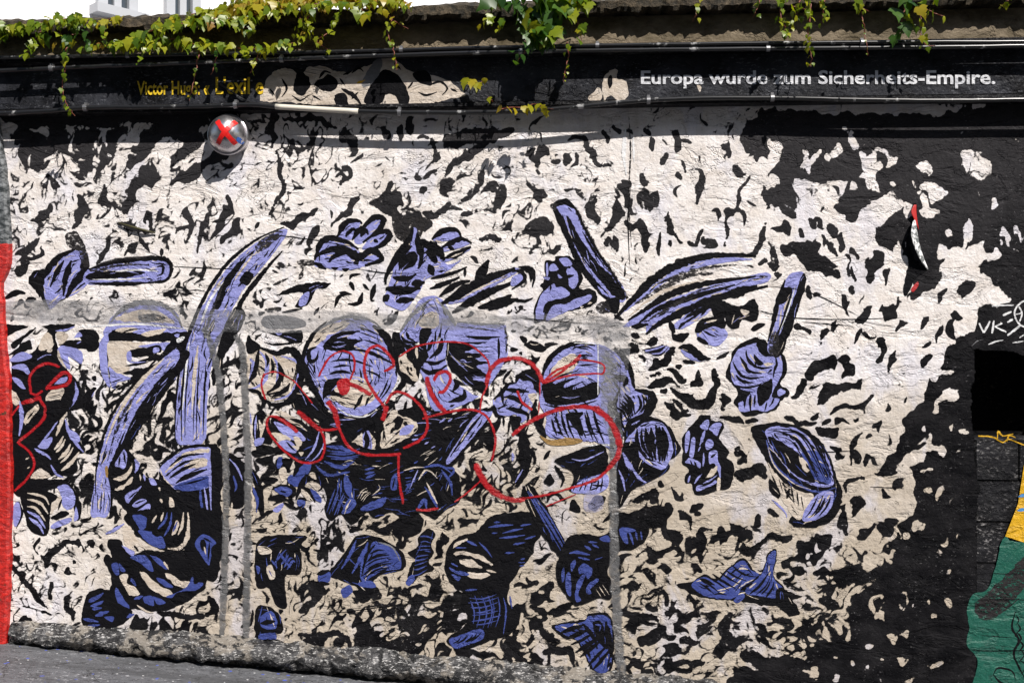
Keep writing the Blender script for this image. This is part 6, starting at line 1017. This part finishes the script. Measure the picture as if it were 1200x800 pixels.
def vine(label, strands, kind='n', group='ivy over the coping'):
    """strands: (points, depth, leaf size in metres, spacing in picture units, leaves per node, sideways spread)"""
    p0 = strands[0][0][0]; root = empty('ivy', P(p0[0], p0[1], strands[0][1]), label, 'ivy', group)
    for st in strands:
        pts, y, size, step, per, spread = st[:6]; kk = st[6] if len(st) > 6 else kind
        c = [np.array(q) for q in catmull(pts, 8)]; L = 0; nxt = 0
        path = [P(q[0] + LR_.gauss(0, 0.6), q[1], y + 0.012 * math.sin(i * 0.9)) for i, q in enumerate(c)]
        tube(path, np.linspace(0.0035, 0.0015, len(path)), 5, 'stem', m_stem, root)
        for i in range(len(c)):
            if i: L += np.linalg.norm(c[i] - c[i - 1])
            while L >= nxt:
                nxt += step * LR_.uniform(0.7, 1.3)
                for _ in range(per + (1 if LR_.random() < 0.15 else 0)):
                    k2 = kk if LR_.random() > 0.12 else LR_.choice('nny')
                    q = (c[i][0] + LR_.gauss(0, spread), c[i][1] + LR_.gauss(0, spread * 0.7)); taper = 1.0 - 0.45 * i / len(c)
                    put_leaf(root, P(q[0], q[1], y - 0.02 - abs(LR_.gauss(0, 0.025))), size * taper, k2)
    lay_leaves(root)
YC = -0.15
def lay_leaves(root):
    """the 300 leaves that show largest are parts of their own, the rest one dense mat"""
    BATCH.sort(key=lambda q: -q[0]); V = []; Fc = []; MI = []; mats = [m_leaf, m_leafd, m_leafy]
    for k, (_, me, M) in enumerate(BATCH):
        if k < 300:
            o = bpy.data.objects.new('leaf', me); link(o, root); o.matrix_basis = M
        else:
            n0 = len(V); V += [M @ v.co for v in me.vertices]; mi = mats.index(me.materials[0])
            for p in me.polygons: Fc.append(tuple(n0 + i for i in p.vertices)); MI.append(mi)
    if Fc:
        o = mesh_obj('leaf_mat', V, Fc, mats, None, MI, smooth=True, kind='stuff'); o.parent = root
    BATCH.clear()
vine('ivy trailing in level swags along the mossy coping above the yellow lettering', [
    ([(130, 52), (160, 46), (180, 50), (205, 46), (230, 52), (255, 52), (290, 58), (322, 54), (346, 50)], -0.155, 0.055, 5, 2, 4.5),
    ([(168, 40), (190, 32), (215, 28), (240, 22), (262, 22), (290, 20), (312, 14), (340, 9), (380, 4), (430, 3), (478, 3)], YC, 0.052, 5, 2, 4),
    ([(285, 10), (320, 4), (360, 0), (420, -2), (476, 0)], YC + 0.06, 0.06, 4, 3, 4, 'y'),
    ([(250, 18), (300, 0), (380, -8), (470, -8)], 0.02, 0.065, 5, 3, 5, 'y'),
    ([(270, 14), (310, 2), (350, -4), (400, -6), (440, -6), (476, -4)], -0.06, 0.06, 3.2, 3, 5, 'y'), ([(186, 26), (230, 16), (280, 6), (330, -4)], -0.04, 0.055, 4, 2, 4),
    ([(352, 22), (356, 32), (352, 44)], YC, 0.035, 3, 2, 4), ([(366, 12), (360, 26), (363, 38)], YC, 0.035, 3, 2, 3), ([(395, 18), (388, 36), (372, 48), (384, 58)], YC, 0.035, 4, 1, 3),
    ([(278, 24), (284, 32), (300, 34)], YC, 0.045, 5, 2, 4), ([(422, 10), (428, 16)], YC, 0.06, 4, 2, 3)])
vine('ivy matted over the coping end beside the red pier', [
    ([(-20, 38), (10, 32), (35, 30), (62, 24), (90, 22), (112, 30)], YC, 0.048, 4, 3, 4), ([(32, 62), (40, 48), (50, 36), (66, 28)], YC, 0.038, 3, 2, 3), ([(70, 36), (75, 44), (92, 40), (105, 52)], YC, 0.05, 5, 2, 5, 'd'), ([(84, 22), (92, 18)], YC + 0.05, 0.08, 4, 2, 2), ([(120, 30), (124, 44), (120, 50)], YC, 0.032, 4, 1, 2), ([(124, 24), (138, 20)], YC + 0.04, 0.05, 5, 2, 3, 'y'),
    ([(96, 56), (116, 55), (135, 52)], YC, 0.035, 6, 2, 4), ([(-20, 50), (0, 38), (20, 34)], YC, 0.035, 4, 2, 4)])
vine('long thin ivy strand hanging past the band near the red pier', [([(78, 50), (77, 64), (76, 84), (73, 104), (78, 122), (88, 136)], -0.19, 0.034, 8, 1, 2.5)])
vine('short ivy tip hanging at the ledge beside the level swags', [([(170, 56), (166, 66), (160, 76)], -0.19, 0.032, 6, 1, 2)])
vine('ivy strand dangling in front of the yellow author name', [([(234, 58), (230, 74), (227, 96), (222, 118)], -0.20, 0.022, 9, 1, 2), ([(256, 58), (252, 74), (248, 88)], -0.20, 0.024, 9, 1, 2, 'd')])
vine('ivy tip hanging above the larger yellow words', [([(302, 62), (299, 74), (293, 86)], -0.19, 0.034, 6, 1, 2)])
vine('reddish ivy runner hanging over the cream band patch', [([(446, 0), (452, 14), (464, 26), (478, 34)], YC, 0.036, 6, 1, 3, 'y'), ([(462, 20), (454, 34), (460, 56), (464, 74), (466, 82)], -0.19, 0.028, 6, 1, 2)])
vine('dense dark green ivy clump hanging between the two inscriptions', [
    ([(640, -10), (640, 10), (634, 30), (642, 50)], -0.17, 0.09, 4, 2, 9, 'd'), ([(600, -10), (608, 10), (622, 30), (636, 46)], -0.17, 0.075, 5, 2, 8, 'd'), ([(660, -10), (668, 12), (678, 30), (682, 50)], -0.18, 0.07, 7, 1, 4), ([(585, -10), (578, 8), (572, 20), (564, 26)], -0.16, 0.055, 6, 1, 4), ([(612, 20), (640, 36), (652, 46)], -0.2, 0.075, 8, 1, 5), ([(590, 20), (584, 34)], -0.17, 0.045, 6, 1, 2), ([(622, 46), (614, 62), (606, 74)], -0.19, 0.05, 6, 1, 5, 'd'),
    ([(664, 50), (666, 66), (662, 84), (660, 96)], -0.2, 0.022, 5, 1, 2), ([(640, -6), (690, -4), (680, 4)], -0.14, 0.07, 6, 2, 4)])
vine('yellowing ivy leaves lying along the sagging cable', [([(546, 92), (552, 96), (560, 98), (568, 94)], -0.10, 0.055, 6, 1, 2, 'y'), ([(572, 114), (578, 120)], -0.12, 0.035, 8, 1, 1), ([(588, 128), (600, 126), (614, 126), (626, 122), (640, 127), (648, 128)], -0.13, 0.05, 8, 1, 2, 'y')])
vine('tiny ivy tip beside the dense clump, hanging under the coping', [([(822, -4), (818, 8), (812, 26)], -0.15, 0.03, 6, 1, 2)])
vine('tiny paired ivy tip hanging under the coping', [([(892, -4), (888, 8), (883, 20)], -0.15, 0.032, 6, 1, 2)])
vine('bushy ivy cluster hanging above the white lettering', [([(918, -6), (914, 14), (920, 34), (922, 46)], -0.16, 0.036, 4, 1, 3.5), ([(940, -6), (934, 14), (926, 36)], -0.16, 0.04, 4, 1, 4), ([(948, -6), (950, 20), (946, 40), (950, 62), (950, 78)], -0.19, 0.032, 4, 1, 3), ([(966, -6), (965, 14), (962, 30)], -0.16, 0.032, 4, 1, 2.5), ([(930, 8), (950, 14), (946, 26)], -0.18, 0.045, 6, 1, 4)])
vine('small ivy tip with one yellowing leaf above the white lettering', [([(1002, -4), (1006, 6), (1018, 14)], -0.16, 0.045, 6, 1, 2), ([(1010, 14), (1013, 36), (1017, 66)], -0.19, 0.016, 7, 1, 1)])
vine('broad-leaved ivy cluster hanging under the coping near the sentence end', [([(1068, -8), (1060, 10), (1056, 30), (1050, 42)], -0.16, 0.075, 7, 1, 4, 'd'), ([(1084, -6), (1080, 14), (1078, 36), (1084, 52), (1096, 54)], -0.18, 0.036, 5, 1, 3), ([(1080, 8), (1096, 16), (1108, 20)], -0.18, 0.06, 9, 1, 2), ([(1092, -4), (1098, 4)], -0.16, 0.04, 5, 1, 2)])
vine('tiny ivy tip under the coping beyond the sentence end', [([(1184, -4), (1178, 4), (1172, 8)], -0.15, 0.03, 5, 1, 2)])
